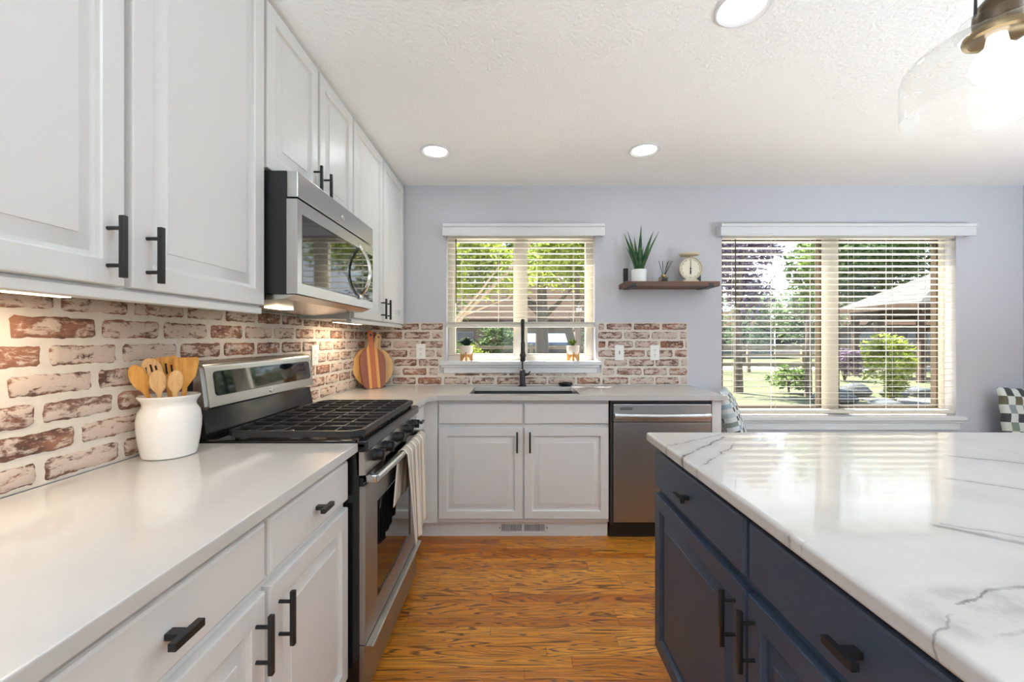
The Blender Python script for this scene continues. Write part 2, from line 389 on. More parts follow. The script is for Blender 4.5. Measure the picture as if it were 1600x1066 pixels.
M['acacia'] = wood('striped acacia', srgb(150, 84, 36), srgb(186, 116, 56), srgb(206, 140, 76), 'z', 1.0, 0.4,
                   (0, 0.04, [(srgb(112, 48, 20), 0.0), (srgb(214, 156, 76), .31), (srgb(168, 86, 30), .405), (srgb(214, 156, 76), .60), (srgb(116, 50, 22), .70)]))
M['maple'] = wood('pale round board wood', srgb(188, 138, 80), srgb(214, 168, 106), srgb(226, 186, 128), 'z', 1.0, 0.45,
                  (0, 0.05, [srgb(218, 170, 104), srgb(198, 148, 88), srgb(224, 180, 118), srgb(190, 140, 84), srgb(214, 166, 106), srgb(206, 158, 96)]))
M['stand_wood'] = wood('light pot stand wood', srgb(176, 124, 66), srgb(198, 146, 84), srgb(212, 164, 104), 'z', 2.0, 0.5)
M['fence_wood'] = wood('weathered fence wood', srgb(112, 95, 74), srgb(142, 124, 102), srgb(162, 146, 124), 'x', 0.5, 0.85)
M['brown_wood'] = wood('stained brown timber', srgb(57, 37, 26), srgb(74, 51, 35), srgb(86, 62, 44), 'x', 0.4, 0.8)
M['bark'] = wood('grey brown bark', srgb(70, 58, 47), srgb(96, 81, 68), srgb(115, 101, 85), 'z', 0.6, 0.9)
M['bark_pale'] = wood('pale bark', srgb(113, 94, 72), srgb(137, 118, 94), srgb(154, 136, 112), 'z', 0.6, 0.85)

def leaf(name, c0, c1, sss=0.35):
    t = NT(name); n = t.noise(t.co('Object'), 2.3, 4, 0.6); f = t.noise(t.co('Object'), 24, 2)
    c = t.mix(t.smooth(t.math('ADD', t.math('MULTIPLY', n, 0.55), t.math('MULTIPLY', f, 0.45)), 0.38, 0.62), c0, c1)
    t.set(c, 0.6, None, **{'Specular IOR Level': 0.2})
    tl = t.new('ShaderNodeBsdfTranslucent'); t.link(c, tl.inputs[0]); mx = t.new('ShaderNodeMixShader'); mx.inputs[0].default_value = sss
    t.link(t.b.outputs[0], mx.inputs[1]); t.link(tl.outputs[0], mx.inputs[2]); t.link(mx.outputs[0], t.n['Material Output'].inputs[0]); return t.m
M['leaf_lime'] = leaf('lime green leaves', srgb(104, 118, 36), srgb(164, 172, 78), 0.5)
M['leaf_mid'] = leaf('mid green leaves', srgb(72, 99, 44), srgb(142, 160, 84), 0.4)
M['leaf_dark'] = leaf('dark green leaves', srgb(53, 72, 40), srgb(107, 129, 72), 0.35)
M['leaf_plum'] = leaf('plum coloured leaves', srgb(85, 66, 81), srgb(137, 115, 137), 0.35)
M['leaf_far'] = leaf('grey green leaves', srgb(97, 115, 84), srgb(148, 164, 124), 0.35)
M['aloe'] = leaf('aloe leaf', srgb(44, 74, 46), srgb(78, 110, 72), 0.05)
M['succulent'] = leaf('dark succulent leaf', srgb(26, 48, 36), srgb(50, 78, 54), 0.1)
M['succulent_lime'] = leaf('pale succulent leaf', srgb(70, 92, 40), srgb(134, 150, 70), 0.2)
def ground():
    t = NT('lawn ground'); p = t.pos(); n = t.noise(p, 0.8, 5, 0.6); f = t.noise(p, 9, 5, 0.7)
    t.set(t.mix(t.smooth(n, 0.35, 0.65), srgb(68, 74, 42), srgb(88, 88, 58)), 0.95); t.bump(f, 0.5, 0.05)
    return t.m
M['lawn'] = ground()
M['gravel'] = plain('pale gravel road', srgb(117, 108, 99), 0.95, bumps=(20, 6, 0.5, 0.03))
def shingle(name, c0, c1, pitch=6.0):
    t = NT(name); p = t.pos(); s = t.new('ShaderNodeSeparateXYZ'); t.link(p, s.inputs[0])
    n = t.noise(p, 4, 4, 0.6); k = t.math('FRACT', t.math('MULTIPLY', s.outputs[2], pitch))
    c = t.mix(n, c0, c1); t.set(t.mix(t.math('MULTIPLY', t.math('LESS_THAN', k, 0.16), 0.5), c, tuple(x*0.45 for x in c0)), 0.9, None, **{'Specular IOR Level': 0.08}); return t.m
M['roof_brown'] = shingle('brown roof shingles', srgb(58, 44, 35), srgb(82, 64, 50), 3.0)
M['roof_pale'] = shingle('pale roof shingles', srgb(82, 80, 78), srgb(93, 92, 89), 5.0)
M['roof_blue'] = plain('pale blue metal roof', srgb(98, 110, 130), 0.8, **{'Specular IOR Level': 0.08})
M['siding_grey'] = shingle('grey lap siding', srgb(90, 87, 87), srgb(103, 101, 99), 6.0)
M['siding_tan'] = shingle('tan lap siding', srgb(110, 97, 83), srgb(124, 110, 96), 6.0)
M['house_white'] = plain('white siding', srgb(119, 120, 123), 0.8)

def towel_mat():
    t = NT('striped towel cloth'); uv = t.new('ShaderNodeTexCoord').outputs['UV']; s = t.new('ShaderNodeSeparateXYZ'); t.link(uv, s.inputs[0])
    k = t.math('FRACT', t.math('MULTIPLY', s.outputs[0], 5.0))
    a, b, d = srgb(226, 216, 202), srgb(150, 134, 116), srgb(112, 98, 86)
    c = t.ramp(k, [(0.0, a), (0.22, b), (0.30, a), (0.42, d), (0.50, a), (0.64, b), (0.80, a)], 'CONSTANT')
    w = t.noise(t.co('Object'), 500, 2); t.set(c, 0.95); t.bump(w, 0.3, 0.002); return t.m
M['towel'] = towel_mat()
def check_mat(name, rows, nx, ny, light):
    t = NT(name); uv = t.new('ShaderNodeTexCoord').outputs['UV']; s = t.new('ShaderNodeSeparateXYZ'); t.link(uv, s.inputs[0])
    u = t.math('MULTIPLY', s.outputs[0], float(nx)); v = t.math('MULTIPLY', s.outputs[1], float(ny))
    iu, iv = t.math('FLOOR', u), t.math('FLOOR', v); par = t.math('FRACT', t.math('MULTIPLY', t.math('ADD', iu, iv), 0.5))
    rr = t.math('FRACT', t.math('DIVIDE', t.math('ADD', iv, 0.5), float(len(rows))))
    c = t.ramp(rr, [(i/len(rows), col) for i, col in enumerate(rows)], 'CONSTANT')
    w = t.noise(t.co('Object'), 300, 3); base = t.mix(t.math('GREATER_THAN', par, 0.25), light, c)
    t.set(t.mix(t.math('MULTIPLY', w, 0.3), base, (0.3, 0.3, 0.3)), 0.95); t.bump(w, 0.4, 0.003); return t.m
M['pillow_blue'] = check_mat('blue check cloth', [srgb(44, 50, 60), srgb(158, 182, 192), srgb(132, 150, 140), srgb(60, 66, 76), srgb(186, 204, 210)], 11, 15, srgb(222, 226, 228))
M['pillow_green'] = check_mat('green check cloth', [srgb(84, 80, 52), srgb(30, 40, 44), srgb(112, 134, 118), srgb(34, 36, 44), srgb(128, 144, 144)], 10, 7, srgb(212, 216, 212))
M['bench_cloth'] = plain('oat bench cloth', srgb(180, 172, 158), 0.9, bumps=(300, 3, 0.3, 0.003))

# ------------------------------------------------------------------ key dimensions
XL = -1.144; YB = 3.18; XR = 3.89; YR = -3.3; ZC = 2.44; ZT = 0.914; ZU = 0.884
YI = 3.166          # face of the brick on the rear run
XB = -1.130         # face of the brick on the long run
# ================================================================== ROOM SHELL
def struct(name, mb, m, **kw):
    o = mb.build(name, m, None, False); o['kind'] = 'structure'; return o
struct('floor', MB().box(XL-.2, XR+.2, YR-.2, YB+.01, -0.06, 0), M['oak'])
struct('ceiling', MB().box(XL-.2, XR+.2, YR-.2, YB+.2, ZC, ZC+.08), M['ceiling'])
struct('wall_left', MB().box(XL-.16, XL, YR, YB+.16, 0, ZC), M['wall'])
K = dict(x0=-.518, x1=.621, z0=1.095, z1=2.09)      # window over the sink
G = dict(x0=1.589, x1=3.38, z0=.68, z1=2.09)        # window over the bench
w = MB(); y0, y1 = YB, YB+.16
w.box(XL, K['x0'], y0, y1, 0, ZC).box(K['x1'], G['x0'], y0, y1, 0, ZC).box(G['x1'], XR+.16, y0, y1, 0, ZC)
for q in (K, G): w.box(q['x0'], q['x1'], y0, y1, 0, q['z0']).box(q['x0'], q['x1'], y0, y1, q['z1'], ZC)
struct('wall_back', w, M['wall'])
RW = dict(y0=.35, y1=2.15, z0=.68, z1=2.09)
w = MB(); w.box(XR, XR+.16, YR, RW['y0'], 0, ZC).box(XR, XR+.16, RW['y1'], YB, 0, ZC).box(XR, XR+.16, RW['y0'], RW['y1'], 0, RW['z0']).box(XR, XR+.16, RW['y0'], RW['y1'], RW['z1'], ZC)
struct('wall_right', w, M['wall'])
DW = dict(x0=-.3, x1=3.3, z1=2.1)
w = MB(); w.box(XL-.16, DW['x0'], YR-.16, YR, 0, ZC).box(DW['x1'], XR+.16, YR-.16, YR, 0, ZC).box(DW['x0'], DW['x1'], YR-.16, YR, DW['z1'], ZC)
struct('wall_rear', w, M['wall'])
struct('baseboard_back', MB().box(1.33, XR, YB-.014, YB, 0, .09, .004), M['white_trim'])
struct('sun_block_eave', MB().box(XL-.6, XR+.7, YB+.16, YB+.36, 2.62, 2.76), M['white_trim'])  # out of view, added to keep high sun off the windows

def window_unit(name, Mx, wd, h, mull):
    """local u across, v up, n outwards, origin at the inner bottom-left corner of the opening"""
    root = thing(name, Mx @ Vector((wd/2, 0, .1)), None, None, None, 'structure')
    f = .042; a = MB()
    for (u0, u1, v0, v1) in ((0, wd, 0, f), (0, wd, h-f, h), (0, f, f, h-f), (wd-f, wd, f, h-f), (wd/2-mull/2, wd/2+mull/2, f, h-f)):
        a.box(u0, u1, v0, v1, .085, .15, .004)
    a.xf(Mx).build('window_frame', M['frame_cream'], root)
    g = MB(); e = .014
    for c0, c1 in ((f, wd/2-mull/2), (wd/2+mull/2, wd-f)):
        for (u0, u1, v0, v1) in ((c0, c1, f, f+e), (c0, c1, h-f-e, h-f), (c0, c0+e, f+e, h-f-e), (c1-e, c1, f+e, h-f-e)): g.box(u0, u1, v0, v1, .095, .14)
    g.xf(Mx).build('sash', M['frame_bronze'] if mull > .1 else M['frame_cream'], root)
    for c0, c1 in ((f, wd/2-mull/2), (wd/2+mull/2, wd-f)):
        MB().box(c0+e, c1-e, f+e, h-f-e, .117, .121).xf(Mx).build('pane', M['glass'], root)
    return root
MK = frm((K['x0'], YB, K['z0']), (1,0,0), (0,0,1), (0,1,0))
MG = frm((G['x0'], YB, G['z0']), (1,0,0), (0,0,1), (0,1,0))
MR = frm((XR, RW['y1'], RW['z0']), (0,-1,0), (0,0,1), (1,0,0))
window_unit('window_1', MK, K['x1']-K['x0'], K['z1']-K['z0'], .085)
window_unit('window_2', MG, G['x1']-G['x0'], G['z1']-G['z0'], .13)
window_unit('window_3', MR, RW['y1']-RW['y0'], RW['z1']-RW['z0'], .13)
# glazed garden doors behind the camera
dr = thing('door_1', (1.5, YR-.08, 0), None, None, None, 'structure'); a = MB()
for (x0, x1, z0, z1) in ((DW['x0'], DW['x1'], 2.02, 2.1), (DW['x0'], DW['x1'], 0, .08)) + tuple((DW['x0']+k*1.2-(.05 if k else 0), DW['x0']+k*1.2+(.05 if k < 3 else 0), .08, 2.02) for k in range(4)):
    a.box(x0, x1, YR-.11, YR-.05, z0, z1)
a.build('door_frame', M['white_trim'], dr)
for k in range(3): MB().box(DW['x0']+k*1.2+.05, DW['x0']+(k+1)*1.2-.05, YR-.083, YR-.078, .08, 2.02).build('pane', M['glass'], dr)

# sills and aprons
def sill(name, x0, x1, zt, ztop_d, apron):
    t = MB(); t.box(x0+.05, x1-.05, YB-.001, YB+.085, zt-.004, zt+.004)
    t.box(x0, x1, YB-.045, YB+.001, zt-.026, zt+.004, .005)
    t.box(x0+.012, x1-.012, YB-.030, YB, zt-.045, zt-.026, .006); t.box(x0+.03, x1-.03, YB-.020, YB, zt-apron, zt-.045, .005)
    o = t.build(name, M['white_trim']); o['kind'] = 'structure'; return o
sill('trim_1', K['x0']-.045, K['x1']+.04, K['z0'], 0, .088)
sill('trim_2', G['x0']-.045, G['x1']+.045, G['z0']-.005, 0, .10)

# ------------------------------------------------------------------ blinds
def blind(Mx, wd, z_bot, h, pitch, tilt, label, ladders, val0, val1, stack, wand_u, wand_l, valh=.078):
    root = thing('window_blind', Mx @ Vector((wd/2, h, 0)), label, 'blind', None)
    v = MB(); v.box(val0, val1, h-.045, h-.045+valh, -.075, -.058, .004); v.box(val0+.003, val1-.003, h-.045+valh-.018, h-.045+valh+.006, -.084, -.058, .005)
    v.box(val0+.004, val1-.004, h-.052, h-.038, -.080, -.058, .004)
    v.box(val0, val0+.016, h-.045, h-.045+valh, -.060, -.001, .002); v.box(val1-.016, val1, h-.045, h-.045+valh, -.060, -.001, .002)
    v.xf(Mx).build('valance', M['white_trim'], root)
    MB().box(.006, wd-.006, h-.05, h-.004, .006, .056).xf(Mx).build('headrail', M['blind'], root)
    s = MB(); v0 = h-.075; c, sn = math.cos(tilt), math.sin(tilt); dp = .0235
    def slat(vc, t_c, t_s):
        b = bmesh.new()
        pr = [(-dp, -.0), (-dp*.4, .0016), (dp*.4, .0016), (dp, 0), (dp, -.0028), (dp*.4, -.0012), (-dp*.4, -.0012), (-dp, -.0028)]
        L = [b.verts.new((.008, vc + y*t_c - x*t_s, .031 + x*t_c + y*t_s)) for x, y in pr]; Rr = [b.verts.new((wd-.008, q.co.y, q.co.z)) for q in L]
        b.faces.new(L); b.faces.new(Rr[::-1])
        for k in range(8): b.faces.new((L[k], L[(k+1)%8], Rr[(k+1)%8], Rr[k]))
        s.add(b)
    while v0 > z_bot + .03 + stack: slat(v0, c, sn); v0 -= pitch
    for k in range(int(stack/.0045)): slat(z_bot + .026 + k*.0045, 1, 0)
    s.xf(Mx).build('slats', M['blind'], root, False)
    MB().box(.006, wd-.006, z_bot, z_bot+.022, .006, .056, .003).xf(Mx).build('bottom_rail', M['blind'], root)
    for u in ladders:
        l = MB()
        for n in (.004, .058): l.cyl((u*wd, z_bot+.01, n), (u*wd, h-.02, n), .0011, seg=6)
        l.xf(Mx).build('ladder_cord', M['blind'], root)
    MB().cyl((wand_u, h-.05-wand_l, -.004), (wand_u, h-.06, .002), .004, seg=8).xf(Mx).build('tilt_wand', M['frame_bronze'] if wand_l > .45 else M['blind'], root)
    return root
blind(MK, K['x1']-K['x0'], .262, K['z1']-K['z0'], .0445, R(-1.0), 'white slatted blind half raised over the sink window', (.10, .35, .61, .86), -.018, K['x1']-K['x0']+.062, .022, .075, .50)
blind(MG, G['x1']-G['x0'], .018, G['z1']-G['z0'], .0465, R(4.5), 'wide white slatted blind let down over the big window', (.06, .23, .40, .565, .73, .87), -.045, G['x1']-G['x0']+.075, .0, .105, .52)
blind(MR, RW['y1']-RW['y0'], .018, RW['z1']-RW['z0'], .0465, R(4), 'white slatted blind let down over the side wall window', (.06, .35, .65, .94), -.045, RW['y1']-RW['y0']+.045, .0, .105, .52)

# ================================================================== BRICK BACKSPLASH
def brick_panel(name, Mx, L, H, holes, label, seed, pitch=.0692, blen=.203, ph=0.0):
    """local u along, v up, n outwards from wall"""
    rnd = random.Random(seed)
    root = thing(name, Mx @ Vector((L/2, 0, 0)), label, 'backsplash', None, 'structure')
    mo = MB()
    # mortar bed around the holes
    us = sorted({0, L, *[h[0] for h in holes], *[h[1] for h in holes]}); vs = sorted({0, H, *[h[2] for h in holes], *[h[3] for h in holes]})
    for ua, ub in zip(us, us[1:]):
        for va, vb in zip(vs, vs[1:]):
            if any(h[0] <= (ua+ub)/2 <= h[1] and h[2] <= (va+vb)/2 <= h[3] for h in holes): continue
            mo.box(ua, ub, va, vb, 0.0005, .0095)
    mo.xf(Mx).build('mortar_bed', M['mortar'], root)
    bm = bmesh.new(); uvl = bm.loops.layers.uv.verify(); col = bm.loops.layers.float_color.new('brick')
    gap = .0105
    def one(u0, u1, v0, v1):
        if u1-u0 < .012 or v1-v0 < .008: return
        nu = max(3, int((u1-u0)/.012)); nv = 5; r = rnd.random(); d0 = .0125 + rnd.random()*.003
        s1, s2 = rnd.random()*50, rnd.random()*50
        def wob(a, b, f): return math.sin(a*f+s1)*.5 + math.sin(a*f*2.3+b*f*1.7+s2)*.35 + math.sin(b*f*3.1+a*f*5.1+s1*2)*.25
        V = []
        for i in range(nu+1):
            rowv = []
            for j in range(nv+1):
                a, b = i/nu, j/nv; u = u0+(u1-u0)*a; v = v0+(v1-v0)*b
                if j in (0, nv): v += wob(u, v, 55)*.0036 * (1 if j == 0 else -1) 
                if i in (0, nu): u += wob(v, u, 60)*.0036
                if i in (0, nu) and j in (0, nv): u += (.004 if i == 0 else -.004); v += (.0025 if j == 0 else -.0025)
                edge = (i in (0, nu)) or (j in (0, nv))
                n = .007 if edge else d0 + wob(u, v, 90)*.0011
                rowv.append(bm.verts.new((u, v, n)))
            V.append(rowv)
        for i in range(nu):
            for j in range(nv):
                f = bm.faces.new((V[i][j], V[i+1][j], V[i+1][j+1], V[i][j+1])); f.smooth = True
                for l, (a, b) in zip(f.loops, ((i,j),(i+1,j),(i+1,j+1),(i,j+1))): l[uvl].uv = (a/nu, b/nv); l[col] = (r, r, r, 1)
    nrow = int(H/pitch)+1
    for k in range(nrow):
        v0 = k*pitch + .004; v1 = min(v0+pitch-gap, H-.003)
        u = -blen*(0.5 if k % 2 else 0.03) + ph + rnd.uniform(-.012, .012)
        while u < L:
            ln = blen*rnd.uniform(.93, 1.06); pieces = [(max(u, .002), min(u+ln-gap, L-.002), v0, v1)]
            for h in holes:
                nxt = []
                for (a, b, c, d) in pieces:
                    if b <= h[0] or a >= h[1] or d <= h[2] or c >= h[3]: nxt.append((a, b, c, d)); continue
                    if a < h[0]: nxt.append((a, h[0]-.004, c, d))
                    if b > h[1]: nxt.append((h[1]+.004, b, c, d))
                    if c < h[2] and a >= h[0] and b <= h[1]: nxt.append((a, b, c, h[2]-.002))
                    if d > h[3] and a >= h[0] and b <= h[1]: nxt.append((a, b, h[3]+.002, d))
                pieces = nxt
            for q in pieces: one(*q)
            u += ln
    o = MB(); o.bm.free(); o.bm = bm; o.xf(Mx).build('brick_course', M['brick'], root, 60)
    return root
BZ = ZT + .001
brick_panel('brick_backsplash', frm((XL, .36, BZ), (0,1,0), (0,0,1), (1,0,0)), YB-.016-.36, .475, [], 'limewashed brick backsplash along the wall behind the range', 3, ph=.06)
brick_panel('brick_backsplash', frm((XL, YB, BZ), (1,0,0), (0,0,1), (0,-1,0)), 1.325-XL, .475,
            [(K['x0']-.05-XL, K['x1']+.045-XL, K['z0']-.088-BZ, K['z0']+.006-BZ), (K['x0']-.016-XL, K['x1']+.014-XL, K['z0']+.006-BZ, .476)], 'limewashed brick backsplash around the sink window', 11, ph=.02)

# ================================================================== CABINETS
T = .020
DOOR = [(0,-T),(0,-.006),(.0018,-.0018),(.006,0),(.050,0),(.053,-.0025),(.0555,-.0115),(.062,-.0135),(.066,-.0130),(.094,-.0042),(.0950,-.0020),(.0965,-.0018)]
SLAB = [(0,-T),(0,-.007),(.002,-.003),(.007,0)]
def bar_pull(Mx, u, v, L, parent, vertical=True):
    """square bar on two round posts"""
    b = MB(); s = .0055
    if vertical: b.box(u-s, u+s, v-L/2, v+L/2, .027, .038, .0012); pp = [(u, v-L*.3), (u, v+L*.3)]
    else: b.box(u-L/2, u+L/2, v-s, v+s, .027, .038, .0012); pp = [(u-L*.3, v), (u+L*.3, v)]
    for a, c in pp: b.cyl((a, c, 0), (a, c, .029), .0042, seg=12)
    b.xf(Mx).build('handle', M['black'], parent)
def t_pull(Mx, u, v, L, parent):
    b = MB(); b.box(u-L/2, u+L/2, v-.0065, v+.0065, .024, .037, .0012); b.box(u-.009, u+.009, v-.0055, v+.0055, 0, .026, .001)
    b.xf(Mx).build('handle', M['black'], parent)
def cab_door(Mx, u0, u1, v0, v1, m, parent, pull=None, name='door', prof=DOOR, L=.128):
    Md = Mx @ Matrix.Translation((u0, v0, 0)); d = MB().loops(u1-u0, v1-v0, prof, Md).build(name, m, parent, 25)
    if pull == 't': t_pull(Md, (u1-u0)/2, (v1-v0)/2, .062, d)
    elif pull: bar_pull(Md, pull[0] if pull[0] > 0 else (u1-u0)+pull[0], pull[1] if pull[1] > 0 else (v1-v0)+pull[1], L, d)
    return d

# ---- wall cabinets on the left wall, faces look to +x ; u runs along +y
XU = -.835
MU = frm((XU, 0, 0), (0,1,0), (0,0,1), (1,0,0))
def upper(y0, y1, zb, split, label, rail, hl):
    r = thing('wall_cabinet', ((XL+XU)/2, (y0+y1)/2, zb), label, 'cabinet', None)
    b = MB(); b.box(XL+.003 if zb > 1.6 else XB+.008, XU-T-.002, y0+.001, y1-.001, zb, ZC-.002); b.build('body', M['cabinet'], r, False)
    if rail: MB().box(XU-.040, XU-.012, y0+.002, y1-.002, rail, zb-.0005, .003).box(XU-.036, XU-T, y0+.002, y1-.002, zb-.004, zb).build('light_rail', M['cabinet'], r)
    g = .008; e = .005
    cab_door(MU, y0+e, split-g, zb+.006, 2.420, M['cabinet'], r, (-.040, hl))
    cab_door(MU, split+g, y1-e, zb+.006, 2.420, M['cabinet'], r, (.036, hl))
    return r
upper(.42, 1.400, 1.372, .903, 'tall white wall cabinet left of the microwave', 1.350, .078)
upper(1.404, 2.166, 1.842, 1.785, 'short white wall cabinet above the microwave', None, .078)
upper(2.170, YI-.003, 1.372, 2.665, 'tall white wall cabinet right of the microwave in the corner', 1.350, .078)

# ---- base cabinets
XF = -.555
MBL = frm((XF, 0, 0), (0,1,0), (0,0,1), (1,0,0))
def base_left():
    y0, y1, sp = .40, 1.402, .940
    r = thing('base_cabinet', ((XL+XF)/2, (y0+y1)/2, 0), 'white base cabinet left of the range under the quartz top', 'cabinet')
    b = MB(); b.box(XL+.003, XF-T-.001, y0, y1, .105, ZU-.002); b.build('body', M['cabinet'], r, False)
    MB().box(XL+.01, XF-.085, y0, y1, 0, .1045).build('toe_kick', M['cabinet'], r, False)
    cab_door(MBL, y0+.004, sp-.008, .727, .857, M['cabinet'], r, 't', 'drawer', SLAB)
    cab_door(MBL, sp+.008, y1-.006, .727, .857, M['cabinet'], r, 't', 'drawer', SLAB)
    cab_door(MBL, y0+.004, sp-.008, .128, .702, M['cabinet'], r, (-.036, -.095))
    cab_door(MBL, sp+.008, y1-.006, .128, .702, M['cabinet'], r, (.036, -.095))
base_left()
YF = 2.62
def corner():
    y0, y1 = 2.182, YF+.02
    r = thing('corner_cabinet', ((XL+XF)/2, (y0+YB)/2, 0), 'white corner base cabinet between range and sink cabinet', 'cabinet')
    b = MB(); b.box(XL+.003, XF-T-.001, y0, YB-.003, .105, ZU-.002); b.box(XF-T-.001, -.482, YF+.004, YB-.1, .105, ZU-.002); b.build('body', M['cabinet'], r, False)
    MB().box(XL+.01, XF-.085, y0, YF+.06, 0, .1045).build('toe_kick', M['cabinet'], r, False)
    cab_door(MBL, y0+.006, YF-.05, .727, .857, M['cabinet'], r, 't', 'drawer', SLAB)
    cab_door(MBL, y0+.006, YF-.05, .128, .702, M['cabinet'], r, (.04, -.095))
corner()
MBB = frm((0, YF, 0), (1,0,0), (0,0,1), (0,-1,0))
def sink_base():
    r = thing('sink_cabinet', (.06, 2.9, 0), 'white two door cabinet below the sink window', 'cabinet')
    b = MB(); x0, x1 = -.481, .601
    b.box(x0, x1, YF+T+.001, YF+T+.03, .105, ZU-.002); b.box(x0, x0+.018, YF+T+.03, YB-.004, .105, ZU-.002); b.box(x1-.018, x1, YF+T+.03, YB-.004, .105, ZU-.002)
    b.box(x0+.018, x1-.018, YF+T+.03, YB-.004, .105, .125); b.build('body', M['cabinet'], r, False)
    MB().box(XF-.08, x1, YF+.055, YF+.075, 0, .1045).build('toe_kick', M['cabinet'], r, False)
    cab_door(MBB, -.476, .055, .730, .859, M['cabinet'], r, None, 'drawer', SLAB); cab_door(MBB, .064, .598, .730, .859, M['cabinet'], r, None, 'drawer', SLAB)
    cab_door(MBB, -.476, .056, .130, .706, M['cabinet'], r, (-.036, -.085), L=.130); cab_door(MBB, .064, .598, .130, .706, M['cabinet'], r, (.036, -.085), L=.130)
sink_base()
# floor register in the toe kick
r = thing('air_register', (.06, YF+.052, .02), 'white slotted air register in the toe kick below the sink', 'vent')
yr = YF+.0545; MB().box(-.100, .222, yr-.006, yr, .018, .094, .003).build('plate', M['white_trim'], r)
s = MB()
for h in range(2):
    for k in range(15): s.box(-.078+h*.147+k*.0087, -.0738+h*.147+k*.0087, yr-.0068, yr-.0055, .034, .078)
s.build('slots', M['plastic_dark'], r, False)
for x in (-.090, .212): MB().cyl((x, yr-.0075, .056), (x, yr-.005, .056), .004, seg=10).build('screw', M['steel_dark'], r)
# end panel right of the dishwasher
tag(MB().box(1.246, 1.305, YF-.004, YB-.015, 0, ZU-.002, .002).build('end_panel', M['cabinet']), 'white end panel closing the run right of the dishwasher', 'panel')

# ---- worktops
tag(MB().box(XL+.0105, -.527, .36, 1.408, ZU, ZT, .004).build('worktop', M['quartz']), 'white quartz worktop left of the range under the crock', 'countertop')
def rear_top():
    x_e, yf = 1.327, 2.585; hx0, hx1, hy0, hy1 = -.287, .425, 2.672, 3.070
    b = bmesh.new()
    out = [(XL+.0105, 2.176), (-.527, 2.176), (-.527, yf-.05), (-.477, yf), (x_e, yf), (x_e, YI-.001), (XL+.0105, YI-.001)]
    mb = MB()
    # split into convex strips around the sink cut-out
    mb.prism([(XL+.0105, 2.176), (-.527, 2.176), (-.527, yf-.05), (-.527, YI-.001), (XL+.0105, YI-.001)], ZU, ZT)
    mb.prism([(-.527, yf-.05), (-.477, yf), (hx0, yf), (hx0, YI-.001), (-.527, YI-.001)], ZU, ZT)
    mb.prism([(hx0, yf), (hx1, yf), (hx1, hy0), (hx0, hy0)], ZU, ZT); mb.prism([(hx0, hy1), (hx1, hy1), (hx1, YI-.001), (hx0, YI-.001)], ZU, ZT)
    mb.prism([(hx1, yf), (x_e, yf), (x_e, YI-.001), (hx1, YI-.001)], ZU, ZT)
    bmesh.ops.remove_doubles(mb.bm, verts=list(mb.bm.verts), dist=.0002)
    tag(mb.build('worktop', M['quartz'], None, 30), 'white quartz worktop around the sink running under the window', 'countertop')
    s = thing('kitchen_sink', ((hx0+hx1)/2, (hy0+hy1)/2, .68), 'undermount stainless sink with dark basin below the window', 'sink')
    k = MB(); x0, x1, y0_, y1_ = hx0-.004, hx1+.004, hy0-.004, hy1+.004; t = .004; zb = .69
    k.box(x0-t, x0, y0_-t, y1_+t, zb, ZU-.001).box(x1, x1+t, y0_-t, y1_+t, zb, ZU-.001).box(x0, x1, y0_-t, y0_, zb, ZU-.001).box(x0, x1, y1_, y1_+t, zb, ZU-.001).box(x0-t, x1+t, y0_-t, y1_+t, zb-t, zb)
    k.build('basin', M['steel_dark'], s, False)
    MB().lathe([(0, 0), (.045, 0), (.045, .003), (.03, .004), (.028, .001), (0, .001)], ((hx0+hx1)/2, hy1-.12, zb)).build('drain', M['chrome'], s)
rear_top()

# ---- island
XI = .525
def island():
    y1, y0, sp = 1.556, .33, .942; xr = 1.62
    r = thing('kitchen_island', (1.08, (y0+y1)/2, 0), 'navy blue island cabinet with black pulls under veined top', 'island')
    MB().box(XI+T+.001, xr, y0, y1, .105, ZU-.004).build('body', M['navy'], r, False)
    MB().box(XI+.085, xr-.06, y0+.03, y1-.03, 0, .1045).build('toe_kick', M['navy'], r, False)
    Mi = frm((XI, y1, 0), (0,-1,0), (0,0,1), (-1,0,0))       # u runs towards the viewer
    L1 = y1-sp; L2 = y1-y0
    cab_door(Mi, .002, L1-.008, .722, .856, M['navy'], r, 't', 'drawer', SLAB); cab_door(Mi, L1+.008, L2-.002, .722, .856, M['navy'], r, 't', 'drawer', SLAB)
    cab_door(Mi, .002, L1-.004, .122, .695, M['navy'], r, (-.042, -.090), L=.135); cab_door(Mi, L1+.004, L2-.002, .122, .695, M['navy'], r, (.030, -.090), L=.135)
    t = MB(); t.box(.500, 2.02, .30, 1.577, ZU-.004, ZT, .009, 3)
    tag(t.build('island_top', M['marble']), 'glossy white island top with grey veins', 'countertop')
island()

